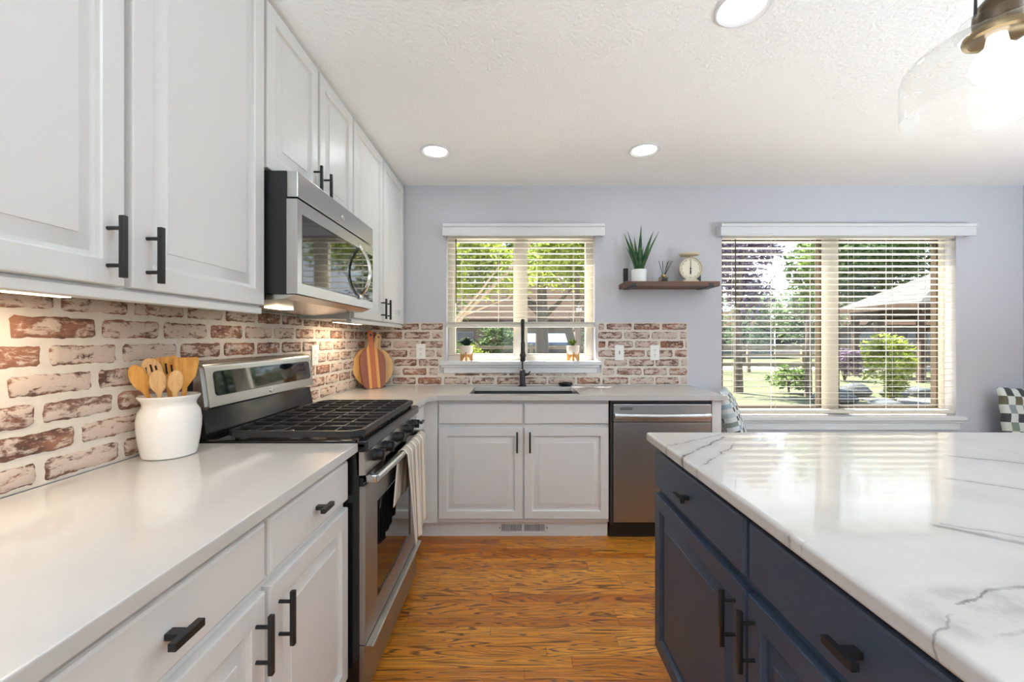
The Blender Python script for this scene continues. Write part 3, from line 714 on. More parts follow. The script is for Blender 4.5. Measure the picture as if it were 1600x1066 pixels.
# ================================================================== DISHWASHER
def dishwasher():
    x0, x1 = .606, 1.243; yd = YF-.012
    r = thing('dishwasher', ((x0+x1)/2, 2.9, 0), 'stainless dishwasher with bowed bar handle beside the sink cabinet', 'dishwasher')
    MB().box(x0, x1, YF+.03, YB-.06, .10, ZU-.006).build('tub', M['black'], r, False)
    MB().box(x0, x0+.014, YF-.005, YF+.03, .10, ZU-.006).box(x0, x1-.015, YF-.004, YF+.03, .862, ZU-.006).build('gasket', M['mug_grey'], r, False)
    d = MB().box(x0+.018, x1-.004, yd, YF+.028, .115, .742, .004).build('door', M['steel_z'], r)
    MB().box(x0+.018, x1-.004, yd, YF+.028, .7445, .858, .006).build('control_panel', M['steel_x'], r)
    h = MB(); pts = []
    for k in range(17):
        a = k/16; x = x0+.022+(x1-x0-.036)*a; pts.append((x, yd-.018-.030*math.sin(PI*a)**.6, .786))
    b = bmesh.new(); sec = [(-.004,-.016),(.004,-.018),(.009,-.008),(.009,.008),(.004,.018),(-.004,.016)]; rings = []
    for p in pts: rings.append([b.verts.new((p[0], p[1]-s_[0], p[2]+s_[1]*.9)) for s_ in sec])
    for A, B in zip(rings, rings[1:]):
        for k in range(6): b.faces.new((A[k], A[(k+1)%6], B[(k+1)%6], B[k]))
    b.faces.new(rings[0]); b.faces.new(rings[-1]); h.add(b)
    h.box(x0+.022, x0+.045, yd-.02, yd+.001, .774, .798); h.box(x1-.037, x1-.016, yd-.02, yd+.001, .774, .798)
    h.build('handle', M['steel_x'], r, 50)
    v = MB()
    for z in (.833, .8235): v.box(x0+.06, x0+.136, yd-.0008, yd+.001, z-.0022, z+.0022)
    v.box(x0+.06, x0+.0625, yd-.0008, yd+.001, .8235, .833).box(x0+.1335, x0+.136, yd-.0008, yd+.001, .8235, .833)
    v.build('vent_mark', M['plastic_dark'], r, False)
    MB().box(x0+.005, x1-.002, YF+.045, YF+.06, .0, .099).build('kick_plate', M['black'], r, False)
dishwasher()

# ================================================================== RANGE
def kitchen_range():
    y0, y1 = 1.415, 2.171; xf = -.507; xb = XB+.004
    r = thing('gas_range', ((xb+xf)/2, (y0+y1)/2, 0), 'stainless gas range with black cast iron grates', 'range')
    MB().box(xb, xf-.02, y0, y1, .03, .895).build('body', M['black_gloss'], r, False)
    for x in (xb+.06, xf-.10):
        for y in (y0+.05, y1-.05): MB().cyl((x, y, 0), (x, y, .031), .018, seg=12).build('foot', M['rubber'], r)
    # cooktop with raised rim
    c = MB(); c.box(xb+.02, xf+.004, y0-.003, y1+.003, .893, .914, .006)
    c.box(xf-.030, xf+.010, y0-.003, y1+.003, .880, .921, .008)
    c.box(xb+.05, xf-.03, y0-.002, y0+.018, .908, .921, .005); c.box(xb+.05, xf-.03, y1-.018, y1+.002, .908, .921, .005)
    ck = c.build('cooktop', M['black_gloss'], r)
    bur = [(-.92, y0+.17, .045), (-.92, y1-.17, .038), (-.65, y0+.17, .052), (-.65, y1-.17, .048), (-.785, (y0+y1)/2, .042)]
    for x, y, rad in bur:
        k = MB().lathe([(rad+.03, .914), (rad+.02, .919), (rad, .919), (rad, .928), (rad-.006, .930), (0, .930)], (x, y, 0), 28).build('burner', M['steel_y'], r)
        MB().lathe([(rad-.008, .9302), (rad-.004, .932), (rad-.006, .937), (0, .938)], (x, y, 0), 28).build('burner_cap', M['iron'], k)
    # grates: two frames meeting in the middle
    ym = (y0+y1)/2; gx0, gx1 = -.985, xf-.022
    for a, b_ in ((y0+.012, ym-.002), (ym+.002, y1-.012)):
        g = MB(); z0, z1 = .936, .951; w_ = .0125
        ch = .03; first = a < ym-.1
        sA = 1
        # outer frame with clipped outer corners
        if first: path = [(gx0, b_), (gx0, a+ch), (gx0+ch, a), (gx1-ch, a), (gx1, a+ch), (gx1, b_)]
        else: path = [(gx0, a), (gx0, b_-ch), (gx0+ch, b_), (gx1-ch, b_), (gx1, b_-ch), (gx1, a)]
        for (xa, ya), (xb_, yb_) in zip(path, path[1:]):
            dx, dy = xb_-xa, yb_-ya; L = math.hypot(dx, dy); nx, ny = -dy/L*w_*.8, dx/L*w_*.8; ex, ey = dx/L*w_*.5, dy/L*w_*.5
            g.prism([(xa-ex+nx, ya-ey+ny), (xa-ex-nx, ya-ey-ny), (xb_+ex-nx, yb_+ey-ny), (xb_+ex+nx, yb_+ey+ny)], z0-.006, z1, bev=.003)
        ye = b_ if first else a
        g.box(gx0, gx1, ye-.006, ye+.006, z0, z1, .002)
        for k in range(1, 5):
            y = a+(b_-a)*k/5; g.box(gx0, gx1, y-.0036, y+.0036, z0+.005, z1+.002, .0012)
        for k in (1, 2, 3, 4):
            x = gx0+(gx1-gx0)*k/5; g.box(x-.0036, x+.0036, a, b_, z0+.004, z1-.001, .0012)
        for x in (gx0+.01, gx1-.01):
            for y in (a+.045, b_-.01): g.box(x-.007, x+.007, y-.007, y+.007, .9135, z0)
        g.build('grate', M['iron'], r)
    # knob panel
    p = MB(); p.prism([(xf-.025, .800), (xf+.002, .803), (xf-.004, .881), (xf-.03, .881)], y0, y1, Matrix(((1,0,0,0),(0,0,1,0),(0,1,0,0),(0,0,0,1))))
    pn = p.build('knob_panel', M['steel_y'], r)
    for y in (1.522, 1.642, 1.800, 1.960, 2.075):
        k = MB().cyl((xf-.004, y, .843), (xf+.010, y, .8435), .0235, .021, 24, bev=.002)
        k.cyl((xf+.008, y, .8435), (xf+.030, y, .8445), .0185, .0165, 24, bev=.003)
        b = bmesh.new(); bmesh.ops.create_cube(b, size=1); b.transform(Matrix.Translation((xf+.022, y, .844)) @ Matrix.Rotation(R(4), 4, 'Y') @ Matrix.Diagonal((.026, .0085, .040, 1))); k.add(b)
        k.build('knob', M['black'], r)
    # oven door
    dm = frm((xf, y0+.004, .222), (0,1,0), (0,0,1), (1,0,0)); dw, dh = y1-y0-.008, .540
    wx0, wx1, wz0, wz1 = .125, dw-.125, .085, .445
    d = MB()
    for (u0, u1, v0, v1) in ((0, wx0, 0, dh), (wx1, dw, 0, dh), (wx0, wx1, 0, wz0), (wx0, wx1, wz1, dh)): d.box(u0, u1, v0, v1, -.034, 0)
    bmesh.ops.remove_doubles(d.bm, verts=list(d.bm.verts), dist=.0001)
    dd = d.xf(dm).build('door', M['steel_z'], r, False)
    MB().loops(wx1-wx0, wz1-wz0, [(0, -.02), (0, -.001), (.006, -.003), (.012, -.005)], dm @ Matrix.Translation((wx0, wz0, 0))).build('window', M['dark_glass'], dd, 20)
    MB().box(.0, dw, dh+.001, dh+.030, -.034, -.006).xf(dm).build('trim', M['black_gloss'], dd, False)
    h = MB(); hz = .787-.222
    h.tube([(.012+(dw-.024)*k/12, hz, .034+.010*math.sin(PI*k/12)) for k in range(13)], .0125, 12)
    for u in (.022, dw-.022): h.box(u-.013, u+.013, hz-.017, hz+.012, -.004, .036, .004)
    h.xf(dm).build('handle', M['steel_y'], dd, 50)
    # storage drawer with full width lip
    w = MB(); w.box(xf-.034, xf-.001, y0+.004, y1-.004, .045, .218, .002)
    dr = w.build('drawer', M['steel_z'], r)
    MB().prism([(xf-.004, .196), (xf+.012, .198), (xf+.024, .206), (xf+.026, .216), (xf+.016, .219), (xf-.004, .219)], y0+.004, y1-.004, Matrix(((1,0,0,0),(0,0,1,0),(0,1,0,0),(0,0,0,1)))).build('handle', M['steel_y'], dr)
    # back guard
    XZ = Matrix(((1,0,0,0),(0,0,1,0),(0,1,0,0),(0,0,0,1)))
    g = MB(); g.prism([(xb, .914), (xb+.085, .914), (xb+.075, .95), (xb+.06, 1.03), (xb, 1.03)], y0+.004, y1-.004, XZ).build('riser', M['black_gloss'], r)
    g = MB(); g.prism([(xb, 1.028), (xb+.075, 1.022), (xb+.084, 1.030), (xb+.066, 1.166), (xb+.055, 1.182), (xb+.035, 1.190), (xb, 1.190)], y0, y1, XZ, .010)
    bgd = g.build('backguard', M['steel_y'], r, 40)
    p0, p1 = Vector((xb+.0838, 0, 1.0315)), Vector((xb+.0662, 0, 1.1645)); v = (p1-p0).normalized(); n = Vector((v.z, 0, -v.x)); Lp = (p1-p0).length
    bmx = frm((p0.x, y0, p0.z), (0,1,0), v, n); bw = y1-y0
    b = bmesh.new(); rr = .016; u0, u1, v0, v1 = .045, bw-.030, .034, Lp-.012; pl = []
    for cx, cy, a0 in ((u1-rr, v1-rr, 0), (u0+rr, v1-rr, 90), (u0+rr, v0+rr, 180), (u1-rr, v0+rr, 270)):
        for k in range(6): pl.append((cx+rr*math.cos(R(a0+18*k)), cy+rr*math.sin(R(a0+18*k))))
    MB().prism(pl, -.002, .0012, bmx).build('display', M['dark_glass'], bgd)
    MB().lathe([(0, .0028), (.010, .0022), (.0125, 0)], (bw*.5, .016, 0), 24, 1.5, .75).xf(bmx).build('badge', M['chrome'], bgd)
    MB().box(xb+.012, xb+.034, y0-.0012, y0+.004, 1.075, 1.145, .0005).build('side_vent', M['black'], bgd, False)
kitchen_range()

# striped towel over the oven handle
def towel():
    hx, hz = -.507+.040, .787; y0, y1 = 1.735, 2.085
    def pt(u, v):
        # u across the cloth, v along its length from front hem over the bar to rear hem
        t = 1-v; Lf, Lb = .42, .20; s = (Lf+Lb+.055)*v
        y = y0 + (y1-y0)*u
        fold = math.sin(u*5.0*PI+.4)*.5+.35*math.sin(u*9.3*PI+1.1)
        if s < Lf:
            k = (Lf-s)/Lf; x = hx+.0175+fold*.011*k**.6+.005+.012*k; z = hz-(Lf-s)*(.965+.045*math.sin(u*4+.5)); y = y + (u-.5)*-.10*k + .02*k
        elif s < Lf+.055:
            a = (s-Lf)/.055*PI; x = hx+math.cos(a)*.0165; z = hz+math.sin(a)*.0165
        else:
            k = (s-Lf-.055)/Lb; x = hx-.0165-.004*k+fold*.0035*k; z = hz-(s-Lf-.055); y = y-.06*k*(1-u)
        return (x, y, z)
    m = MB(); m.grid(pt, 60, 60); o = m.build('dish_towel', M['towel'], None, 80, False)
    sd = o.modifiers.new('thickness', 'SOLIDIFY'); sd.thickness = .003; sd.offset = 0
    tag(o, 'beige striped dish towel hung over the oven handle', 'towel')
towel()

# ================================================================== MICROWAVE
def microwave():
    y0, y1 = 1.409, 2.162; xf = -.733; zb, zt = 1.408, 1.837; xb = XB+.004
    r = thing('microwave', ((xb+xf)/2, (y0+y1)/2, zb), 'stainless over the range microwave below the short cabinet', 'microwave')
    MB().box(xb, xf-.038, y0, y1, zb+.012, zt).build('body', M['black'], r, False)
    b = MB(); b.prism([(xb+.01, zb-.018), (xb+.10, zb-.022), (xf-.055, zb-.004), (xf-.012, zb+.010), (xb+.01, zb+.012)], y0+.012, y1-.012, Matrix(((1,0,0,0),(0,0,1,0),(0,1,0,0),(0,0,0,1))))
    b.build('bottom_tray', M['steel_y'], r, False)
    zs = 1.748
    MB().box(xf-.037, xf+.001, y0, y1, zs, zt, .004).build('vent_strip', M['steel_y'], r)
    dm = frm((xf, y0, zb+.012), (0,1,0), (0,0,1), (1,0,0)); dw, dh = y1-y0, zs-.006-zb-.012
    cw = .135; wx0, wx1, wz0, wz1 = .030, dw-.005, .038, dh-.045
    d = MB()
    for (u0, u1, v0, v1) in ((0, wx0, 0, dh), (wx1, dw, 0, dh), (wx0, wx1, 0, wz0), (wx0, wx1, wz1, dh)): d.box(u0, u1, v0, v1, -.037, 0)
    bmesh.ops.remove_doubles(d.bm, verts=list(d.bm.verts), dist=.0001)
    dd = d.xf(dm).build('door', M['steel_y'], r, False)
    MB().loops(wx1-wx0-cw, wz1-wz0, [(0, -.02), (0, .0004), (.008, -.0008)], dm @ Matrix.Translation((wx0, wz0, 0))).build('window', M['dark_glass'], dd, 20)
    MB().box(wx1-cw, wx1, wz0, wz1, -.02, .0002).xf(dm).build('control_panel', M['dark_glass'], dd, False)
    hu = dw-.185; b = bmesh.new(); rings = []
    for k in range(19):
        a = k/18; z = .045+(dh-.085)*a; out = .050*math.sin(PI*a)**.75
        wv = .012+.004*(1-math.sin(PI*a)); th = .012
        rings.append([b.verts.new((hu+p*wv, z, out+q*th*.5)) for p, q in ((-1, -.6), (-.6, 1), (.6, 1), (1, -.6))])
    for A, B in zip(rings, rings[1:]):
        for k in range(4): b.faces.new((A[k], A[(k+1)%4], B[(k+1)%4], B[k]))
    b.faces.new(rings[0]); b.faces.new(rings[-1]); h = MB(); h.add(b)
    for z in (.045, dh-.04): h.box(hu-.016, hu+.016, z-.010, z+.010, -.001, .012, .003)
    h.xf(dm).build('handle', M['chrome'], dd, 60)
    MB().lathe([(0, .004), (.011, .003), (.014, 0)], (dw*.5, zt-zs-.052, 0), 24, 1.5, .8).xf(frm((xf+.001, y0, zs), (0,1,0), (0,0,1), (1,0,0))).build('badge', M['chrome'], r)
    MB().box(xb+.16, xb+.21, y0+.20, y0+.32, zb-.0215, zb-.014).build('task_lamp', M['warm_led'], r, False)
    L = bpy.data.lights.new('cooktop_light', 'AREA'); L.shape = 'RECTANGLE'; L.size = .05; L.size_y = .12; L.energy = UNDER_W*.6; L.color = (1, .80, .56)
    o = bpy.data.objects.new('cooktop_light', L); C.objects.link(o); o.location = Vector((xb+.185, y0+.26, zb-.026)) - ORG[r.name]; o.parent = r
microwave()

# under cabinet strips
for yy, ln, lab in ((.74, .40, 'warm lit strip lamp under the cabinet left of the microwave'), (2.52, .40, 'warm lit strip lamp under the corner wall cabinet')):
    r = thing('cabinet_light', (-1.0025, yy, 1.36), lab, 'lamp')
    MB().box(-1.020, -.985, yy-ln/2, yy+ln/2, 1.3605, 1.3715, .002).build('housing', M['white_trim'], r)
    MB().box(-1.015, -.990, yy-ln/2+.01, yy+ln/2-.01, 1.3585, 1.3605).build('lens', M['warm_led'], r, False)
    L = bpy.data.lights.new('strip_light', 'AREA'); L.shape = 'RECTANGLE'; L.size = .03; L.size_y = ln-.02; L.energy = UNDER_W*3.2; L.color = (1, .80, .56)
    o = bpy.data.objects.new('strip_light', L); C.objects.link(o); o.location = Vector((0, 0, -.004)); o.parent = r

# ================================================================== CROCK AND UTENSILS
CX, CY = -1.044, 1.262
def crock():
    r = .078
    p = [(0, .004), (.058, .004), (.060, 0), (.066, .003), (.0685, .014), (.0695, .018), (.074, .045), (.0785, .085), (.079, .110), (.0755, .134), (.0705, .142), (.0695, .145), (.066, .150), (.0655, .158), (.0685, .167), (.075, .175), (.0765, .180), (.074, .183), (.069, .181), (.062, .168), (.060, .158), (.062, .146), (.070, .110), (.066, .04), (.05, .012), (0, .012)]
    o = MB().lathe(p, (CX, CY, ZT+.0005), 64).build('utensil_crock', M['ceramic'], None, 50)
    tag(o, 'white glazed crock full of wooden utensils beside the range', 'crock')
crock()
def utensil(name, kind, base, tip, face, label, m, width=.03, L_head=.085, slots=False):
    """thin wooden tool from base to tip, broad side looking along face"""
    base, tip = Vector(base), Vector(tip); v = (tip-base).normalized(); n = (Vector(face)-v*Vector(face).dot(v)).normalized(); u = v.cross(n); L = (tip-base).length
    Mx = frm(base, u, v, n); mb = MB(); hs = L-L_head
    if kind == 'spoon':
        N = 14; pl = [(-.0055, 0), (.0055, 0), (.006, hs*.96)]
        for k in range(N+1):
            a = -PI/2+.35+(PI*2-.7)*k/N if False else -PI/2+.4+(2*PI-.8)*k/N
            pl.append((width*math.cos(a), hs+L_head/2+L_head/2*math.sin(a)))
        pl.append((-.006, hs*.96))
        if slots:
            b = bmesh.new(); mb.prism(pl, 0, .005, None, .0015)
        else: mb.prism(pl, 0, .006, None, .002)
        # hollow the bowl: bend the head
        for q in mb.bm.verts:
            if q.co.y > hs: q.co.z += -.5*(q.co.x**2)*12*.1 + .010*((q.co.y-hs)/L_head)**2
    else:
        w2 = width; pl = [(-.006, 0), (.006, 0), (.0065, hs-.01), (w2*.82, hs+.025), (w2, L-.012), (w2-.004, L), (-w2+.004, L-.004), (-w2, L-.014), (-w2*.82, hs+.025), (-.0065, hs-.01)]
        mb.prism(pl, 0, .0055, None, .0018)
    o = mb.xf(Mx).build(name, m, None, 40)
    if slots:
        s = MB()
        for k in (-1, 0, 1): s.box(k*width*.42-.0022, k*width*.42+.0022, hs+(.042 if kind == 'spoon' else .030), L-(.020 if kind == 'spoon' else .022)-abs(k)*.006, -.0006, .0066)
        if kind == 'spoon':
            bmesh.ops.subdivide_edges(s.bm, edges=list(s.bm.edges), cuts=2, use_grid_fill=True)
            for q in s.bm.verts:
                if q.co.y > hs: q.co.z += -.5*(q.co.x**2)*12*.1 + .010*((q.co.y-hs)/L_head)**2
        org = ORG[o.name]; s.xf(Mx); s.build('slots', M['soil'], o, False)
    return tag(o, label, 'utensil', 'wooden utensils in the crock')
zb = ZT+.02
CAMF = (1.05, -1.25, .0)
utensil('wooden_spoon', 'spoon', (CX+.000, CY+.010, zb), (CX-.062, CY-.055, 1.192), CAMF, 'honey wooden spoon leaning furthest left in the crock', M['bamboo'], .021)
utensil('slotted_spoon', 'spoon', (CX+.010, CY+.006, zb), (CX-.042, CY-.026, 1.210), CAMF, 'pale slotted wooden spoon in the crock', M['beech'], .025, slots=True)
utensil('slotted_turner', 'turner', (CX-.002, CY+.030, zb), (CX-.020, CY+.005, 1.214), CAMF, 'flat wooden turner with slots at back of the crock', M['bamboo'], .030, slots=True)
utensil('wooden_turner', 'turner', (CX+.004, CY+.036, zb), (CX+.036, CY+.020, 1.212), CAMF, 'wide solid wooden turner at back of the crock', M['bamboo'], .031)
utensil('wooden_spoon', 'spoon', (CX+.002, CY-.022, zb), (CX+.004, CY-.050, 1.178), CAMF, 'small beech spoon at the front middle of the crock', M['beech'], .020, .07)
utensil('wooden_spoon', 'spoon', (CX+.018, CY-.012, zb), (CX+.044, CY-.030, 1.177), CAMF, 'small beech spoon at the front right of the crock', M['beech'], .019, .07)

# ================================================================== CUTTING BOARDS
def board_round():
    # local x across, y thickness, z up ; then leaned and turned
    b = MB(); pl = []; r = .150; hw = .024
    a0 = math.asin(hw/r)
    for k in range(41):
        a = PI/2-a0-.08-(2*PI-2*a0-.16)*k/40; pl.append((r*math.cos(a), r+r*math.sin(a)))
    pl += [(-hw-.004, 2*r+.012), (-hw, 2*r+.03), (-hw, 2*r+.075), (-hw*.6, 2*r+.095), (0, 2*r+.10), (hw*.6, 2*r+.095), (hw, 2*r+.075), (hw, 2*r+.03), (hw+.004, 2*r+.012)]
    b.prism(pl, 0, .016, Matrix(((1,0,0,0),(0,0,1,0),(0,1,0,0),(0,0,0,1))), .002)
    h = MB().cyl((0, -.0006, 2*r+.075), (0, .0166, 2*r+.075), .008, seg=18)
    return b, h
def board_oval():
    b = MB(); pl = []; w, H = .086, .300
    pl = [(-.052, 0), (.052, 0), (.070, .02), (.080, .07), (.086, .13), (.087, .19), (.080, .235), (.060, .262), (.034, .285), (.022, .31), (.019, .34), (.019, .385), (.013, .405), (0, .410), (-.013, .405), (-.019, .385), (-.019, .34), (-.022, .31), (-.034, .285), (-.060, .262), (-.080, .235), (-.087, .19), (-.086, .13), (-.080, .07), (-.070, .02)]
    pl = [(x*1.07, z*1.02) for x, z in pl]
    b.prism(pl, 0, .016, Matrix(((1,0,0,0),(0,0,1,0),(0,1,0,0),(0,0,0,1))), .0025)
    h = MB().cyl((0, -.0006, .385), (0, .0166, .385), .008, seg=18)
    return b, h
def lean(bh, loc, yaw, pitch, roll, name, label, m):
    b, h = bh; Mx = Matrix.Translation(loc) @ Matrix.Rotation(R(yaw), 4, 'Z') @ Matrix.Rotation(R(pitch), 4, 'X') @ Matrix.Rotation(R(roll), 4, 'Y')
    r = bpy.data.objects.new(name, None); C.objects.link(r); r.matrix_world = Mx; r.rotation_mode = 'XYZ'; ORG[r.name] = Vector((0, 0, 0)); tag(r, label, 'cutting board', 'cutting boards leaning in the corner')
    b.build('board', m, r, 40); h.build('hole', M['plastic_dark'], r)
lean(board_round(), (-1.032, 2.985, ZT+.006), 40, -9, 13, 'round_cutting_board', 'round pale wood cutting board behind the striped one', M['maple'])
lean(board_oval(), (-.986, 2.953, ZT+.0025), 38, -9.5, -1.5, 'striped_cutting_board', 'striped acacia paddle cutting board in front of the round one', M['acacia'])

# ================================================================== FAUCET AND SOAP DISH
def faucet():
    x, y = .064, 3.112; z = ZT
    r = thing('kitchen_faucet', (x, y, z), 'black spring neck kitchen faucet behind the sink', 'faucet')
    MB().lathe([(.031, 0), (.031, .006), (.026, .009), (.021, .012), (.021, .115), (.018, .120), (.014, .125), (0, .125)], (x, y, z+.0005), 28).build('body', M['black'], r)
    lv = MB(); lv.cyl((x, y, z+.085), (x+.034, y, z+.088), .012, seg=14, bev=.002); lv.tube([(x+.034, y, z+.088), (x+.046, y-.01, z+.096), (x+.056, y-.03, z+.112)], [.006, .005, .004], 8); lv.build('lever', M['black'], r)
    # riser then hose arc coming forwards
    path = [(x, y, z+.12+.02*k) for k in range(15)]; top = z+.40; ra = .068
    arc = [(x, y-ra+ra*math.cos(a), top+ra*1.25*math.sin(a)) for a in [PI*k/22 for k in range(23)]]
    path = path[:-1]+arc+[(x, y-2*ra, top-.02*k) for k in range(1, 5)]
    MB().tube(path, .0058, 10).build('hose', M['rubber'], r)
    sp = []; P = [Vector(p) for p in path[4:]]; L = [0]
    for a, b in zip(P, P[1:]): L.append(L[-1]+(b-a).length)
    def at(s):
        for i in range(len(P)-1):
            if s <= L[i+1]: f = (s-L[i])/max(1e-6, L[i+1]-L[i]); return P[i].lerp(P[i+1], f), (P[i+1]-P[i]).normalized()
        return P[-1], (P[-1]-P[-2]).normalized()
    turns = int(L[-1]/.0105)
    for k in range(turns*12+1):
        c, tn = at(L[-1]*k/(turns*12)); sd = Vector((1, 0, 0)); up = tn.cross(sd).normalized(); a = 2*PI*k/12; sp.append(c+(sd*math.cos(a)+up*math.sin(a))*.0125)
    MB().tube(sp, .0024, 6).build('spring', M['black'], r)
    hd = MB(); yh = y-2*ra; hd.lathe([(.0, 0), (.016, 0), (.0185, .004), (.0185, .05), (.0155, .075), (.0155, .125), (.012, .135), (0, .135)], (x, yh, top-.205), 22); hd.build('spray_head', M['black'], r)
    ar = MB(); ar.tube([(x, y, z+.20), (x, y-.05, z+.225), (x, yh+.02, z+.235)], .006, 8); ar.lathe([(.0225, 0), (.0225, .02), (.018, .02), (.018, 0), (.0225, 0)], (x, yh, z+.225), 22); ar.lathe([(.018, 0), (.018, .025), (.005, .025)], (x, y, z+.185), 18); ar.build('holder_arm', M['black'], r)
faucet()
r = thing('soap_dish', (.385, 3.105, ZT), 'small black dish on the worktop right of the faucet', 'dish')
MB().lathe([(0, .0005), (.034, .0005), (.046, .010), (.049, .026), (.046, .0265), (.041, .012), (0, .009)], (.385, 3.105, ZT), 28, 1.1, .7).build('bowl', M['black'], r)
MB().sphere((.385, 3.105, ZT+.022), .02, (1.7, .9, .6)).build('sponge', M['rubber'], r)

# ================================================================== OUTLETS
def outlet(Mx, label, kind='outlet'):
    r = thing('light_switch' if kind == 'switch' else 'wall_outlet', Mx @ Vector((0, 0, 0)), label, kind)
    MB().box(-.035, .035, -.057, .057, 0, .006, .002).xf(Mx).build('cover_plate', M['plastic'], r)
    if kind == 'switch':
        MB().box(-.017, .017, -.034, .034, .005, .008, .001).xf(Mx).build('rocker', M['plastic'], r)
        MB().box(-.003, .003, -.012, .014, .0075, .011, .001).xf(Mx).build('indicator', M['steel_dark'], r)
    else:
        MB().box(-.017, .017, -.034, .034, .005, .0075, .001).xf(Mx).build('socket_face', M['plastic'], r); s = MB()
        for v in (-.018, .018):
            s.box(-.008, -.0055, v-.002, v+.007, .0074, .0079).box(.0055, .008, v-.002, v+.007, .0074, .0079).cyl((0, v-.009, .0074), (0, v-.009, .0079), .0026, seg=8)
        s.xf(Mx).build('slots', M['plastic_dark'], r, False)
FB = lambda x, z: frm((x, YI+.002, z), (1,0,0), (0,0,1), (0,-1,0))
outlet(FB(-.708, 1.172), 'white wall outlet on brick left of the sink window')
outlet(FB(.802, 1.163), 'white rocker switch on brick right of the sink window', 'switch')
outlet(FB(1.072, 1.163), 'white wall outlet on brick near the end of the worktop')
outlet(frm((XB-.002, 2.36, 1.175), (0,1,0), (0,0,1), (1,0,0)), 'white wall outlet on brick just right of the range back')

# ================================================================== WINDOW SILL POTS
def sill_pot(x, label, plant):
    y, z = YB+.022, K['z0']+.0045
    r = thing('footed_planter', (x, y, z), label, 'plant pot', None)
    st = MB()
    for a in (0, 90):
        b = MB(); b.prism([(-.040, 0), (-.024, 0), (-.018, .014), (-.008, .024), (0, .026), (.008, .024), (.018, .014), (.024, 0), (.040, 0), (.040, .052), (.034, .052), (.030, .036), (-.030, .036), (-.034, .052), (-.040, .052)], -.005, .005, Matrix.Rotation(R(a+45*0), 4, 'Z') @ Matrix(((1,0,0,0),(0,0,1,0),(0,1,0,0),(0,0,0,1))))
        m = bpy.data.meshes.new('t'); b.bm.to_mesh(m); st.bm.from_mesh(m); bpy.data.meshes.remove(m); b.bm.free()
    k_ = 1.32; SC = Matrix.Translation((x, y, z)) @ Matrix.Diagonal((k_, k_*.85, k_, 1)) @ Matrix.Translation((-x, -y, -z))
    st.xf(SC @ Matrix.Translation((x, y, z)) @ Matrix.Diagonal((.92, .75, 1, 1))).build('stand', M['stand_wood'], r)
    MB().lathe([(0, .036), (.018, .036), (.031, .043), (.0365, .056), (.0375, .086), (.0355, .088), (.034, .084), (.033, .06), (0, .058)], (x, y, z), 32, 1, .88).xf(SC).build('pot', M['pot_clay'], r)
    MB().lathe([(0, .080), (.034, .079)], (x, y, z), 24, 1, .88).xf(SC).build('soil', M['soil'], r)
    f = MB(); rnd = random.Random(int(x*100)+9)
    n = 20 if plant == 'big' else 12
    for k in range(n):
        a = k*2.4; el = R(78-58*(k/n)) if plant == 'big' else R(80-45*(k/n)); L = (.05 if plant == 'big' else .044)*rnd.uniform(.8, 1.15); w_ = .0085 if plant == 'big' else .0055
        p0 = Vector((x, y, z+.082)); dirv = Vector((math.cos(a)*math.cos(el), math.sin(a)*math.cos(el)*.75, math.sin(el)))
        f.tube([p0+dirv*L*t+Vector((0, 0, .010*math.sin(PI*t))) for t in (0, .3, .6, .85, 1)], [w_*.5, w_*.95, w_, w_*.5, .0006], 6)
    f.xf(SC).build('foliage', M['succulent'] if plant == 'big' else M['succulent_lime'], r)
sill_pot(-.365, 'footed white pot with dark succulent on left of the sill', 'big')
sill_pot(.455, 'footed white pot with small spiky plant on right of the sill', 'small')

# ================================================================== WALL SHELF
def shelf():
    x0, x1 = .802, 1.478; y0, y1 = YB-.20, YB-.001; zt = 1.266+(530-442)/217.
    # the board top sits slightly above eye level line of the photo
    zt = 1.681; zb = zt-.036
    r = thing('wall_shelf', ((x0+x1)/2, YB-.1, zb), 'walnut shelf on black brackets between the two windows', 'shelf')
    MB().box(x0, x1, y0, y1, zb, zt, .002).build('board', M['walnut'], r)
    for xx in (x0+.055, x1-.065):
        k = MB(); w = .018
        k.box(xx-w, xx+w, y0-.004, y1, zb-.004, zb-.0003); k.box(xx-w, xx+w, y0-.004, y0-.0003, zb-.004, zb+.022); k.box(xx-w-.004, xx+w-.004, YB-.0055, YB-.0005, zt+.0005, zt+.125)
        k.build('bracket', M['black'], r, False)
    return zt
ZS = shelf()+.0005
def aloe():
    x, y = .925, YB-.105
    r = thing('potted_aloe', (x, y, ZS), 'potted aloe with long upright leaves on the wall shelf', 'plant')
    MB().lathe([(0, 0), (.050, 0), (.053, .003), (.0565, .094), (.0545, .096), (.052, .092), (.050, .07), (0, .07)], (x, y, ZS), 36).build('pot', M['ceramic_matte'], r)
    MB().lathe([(0, .088), (.052, .086)], (x, y, ZS), 24).build('soil', M['soil'], r)
    f = MB()
    for (dx, top, w, lean_y) in ((-.075, .225, .012, .0), (-.082, .30, .017, .02), (-.068, .31, .013, -.01), (-.022, .285, .014, .03), (.012, .345, .019, .0), (.030, .225, .013, .02), (.085, .315, .017, .01), (.108, .305, .012, -.02), (.05, .20, .012, -.035), (-.04, .19, .012, -.04)):
        pts = []; rad = []
        for k in range(9):
            t = k/8; pts.append((x+dx*.18+dx*1.12*t**1.25, y+lean_y*t, ZS+.085+(top-.085)*1.32*t)); rad.append(max(.0008, w*1.2*(1-t)**.75*(.75+.6*t*(1-t)*2)))
        f.tube(pts, rad, 8)
    f.build('foliage', M['aloe'], r, 60)
aloe()
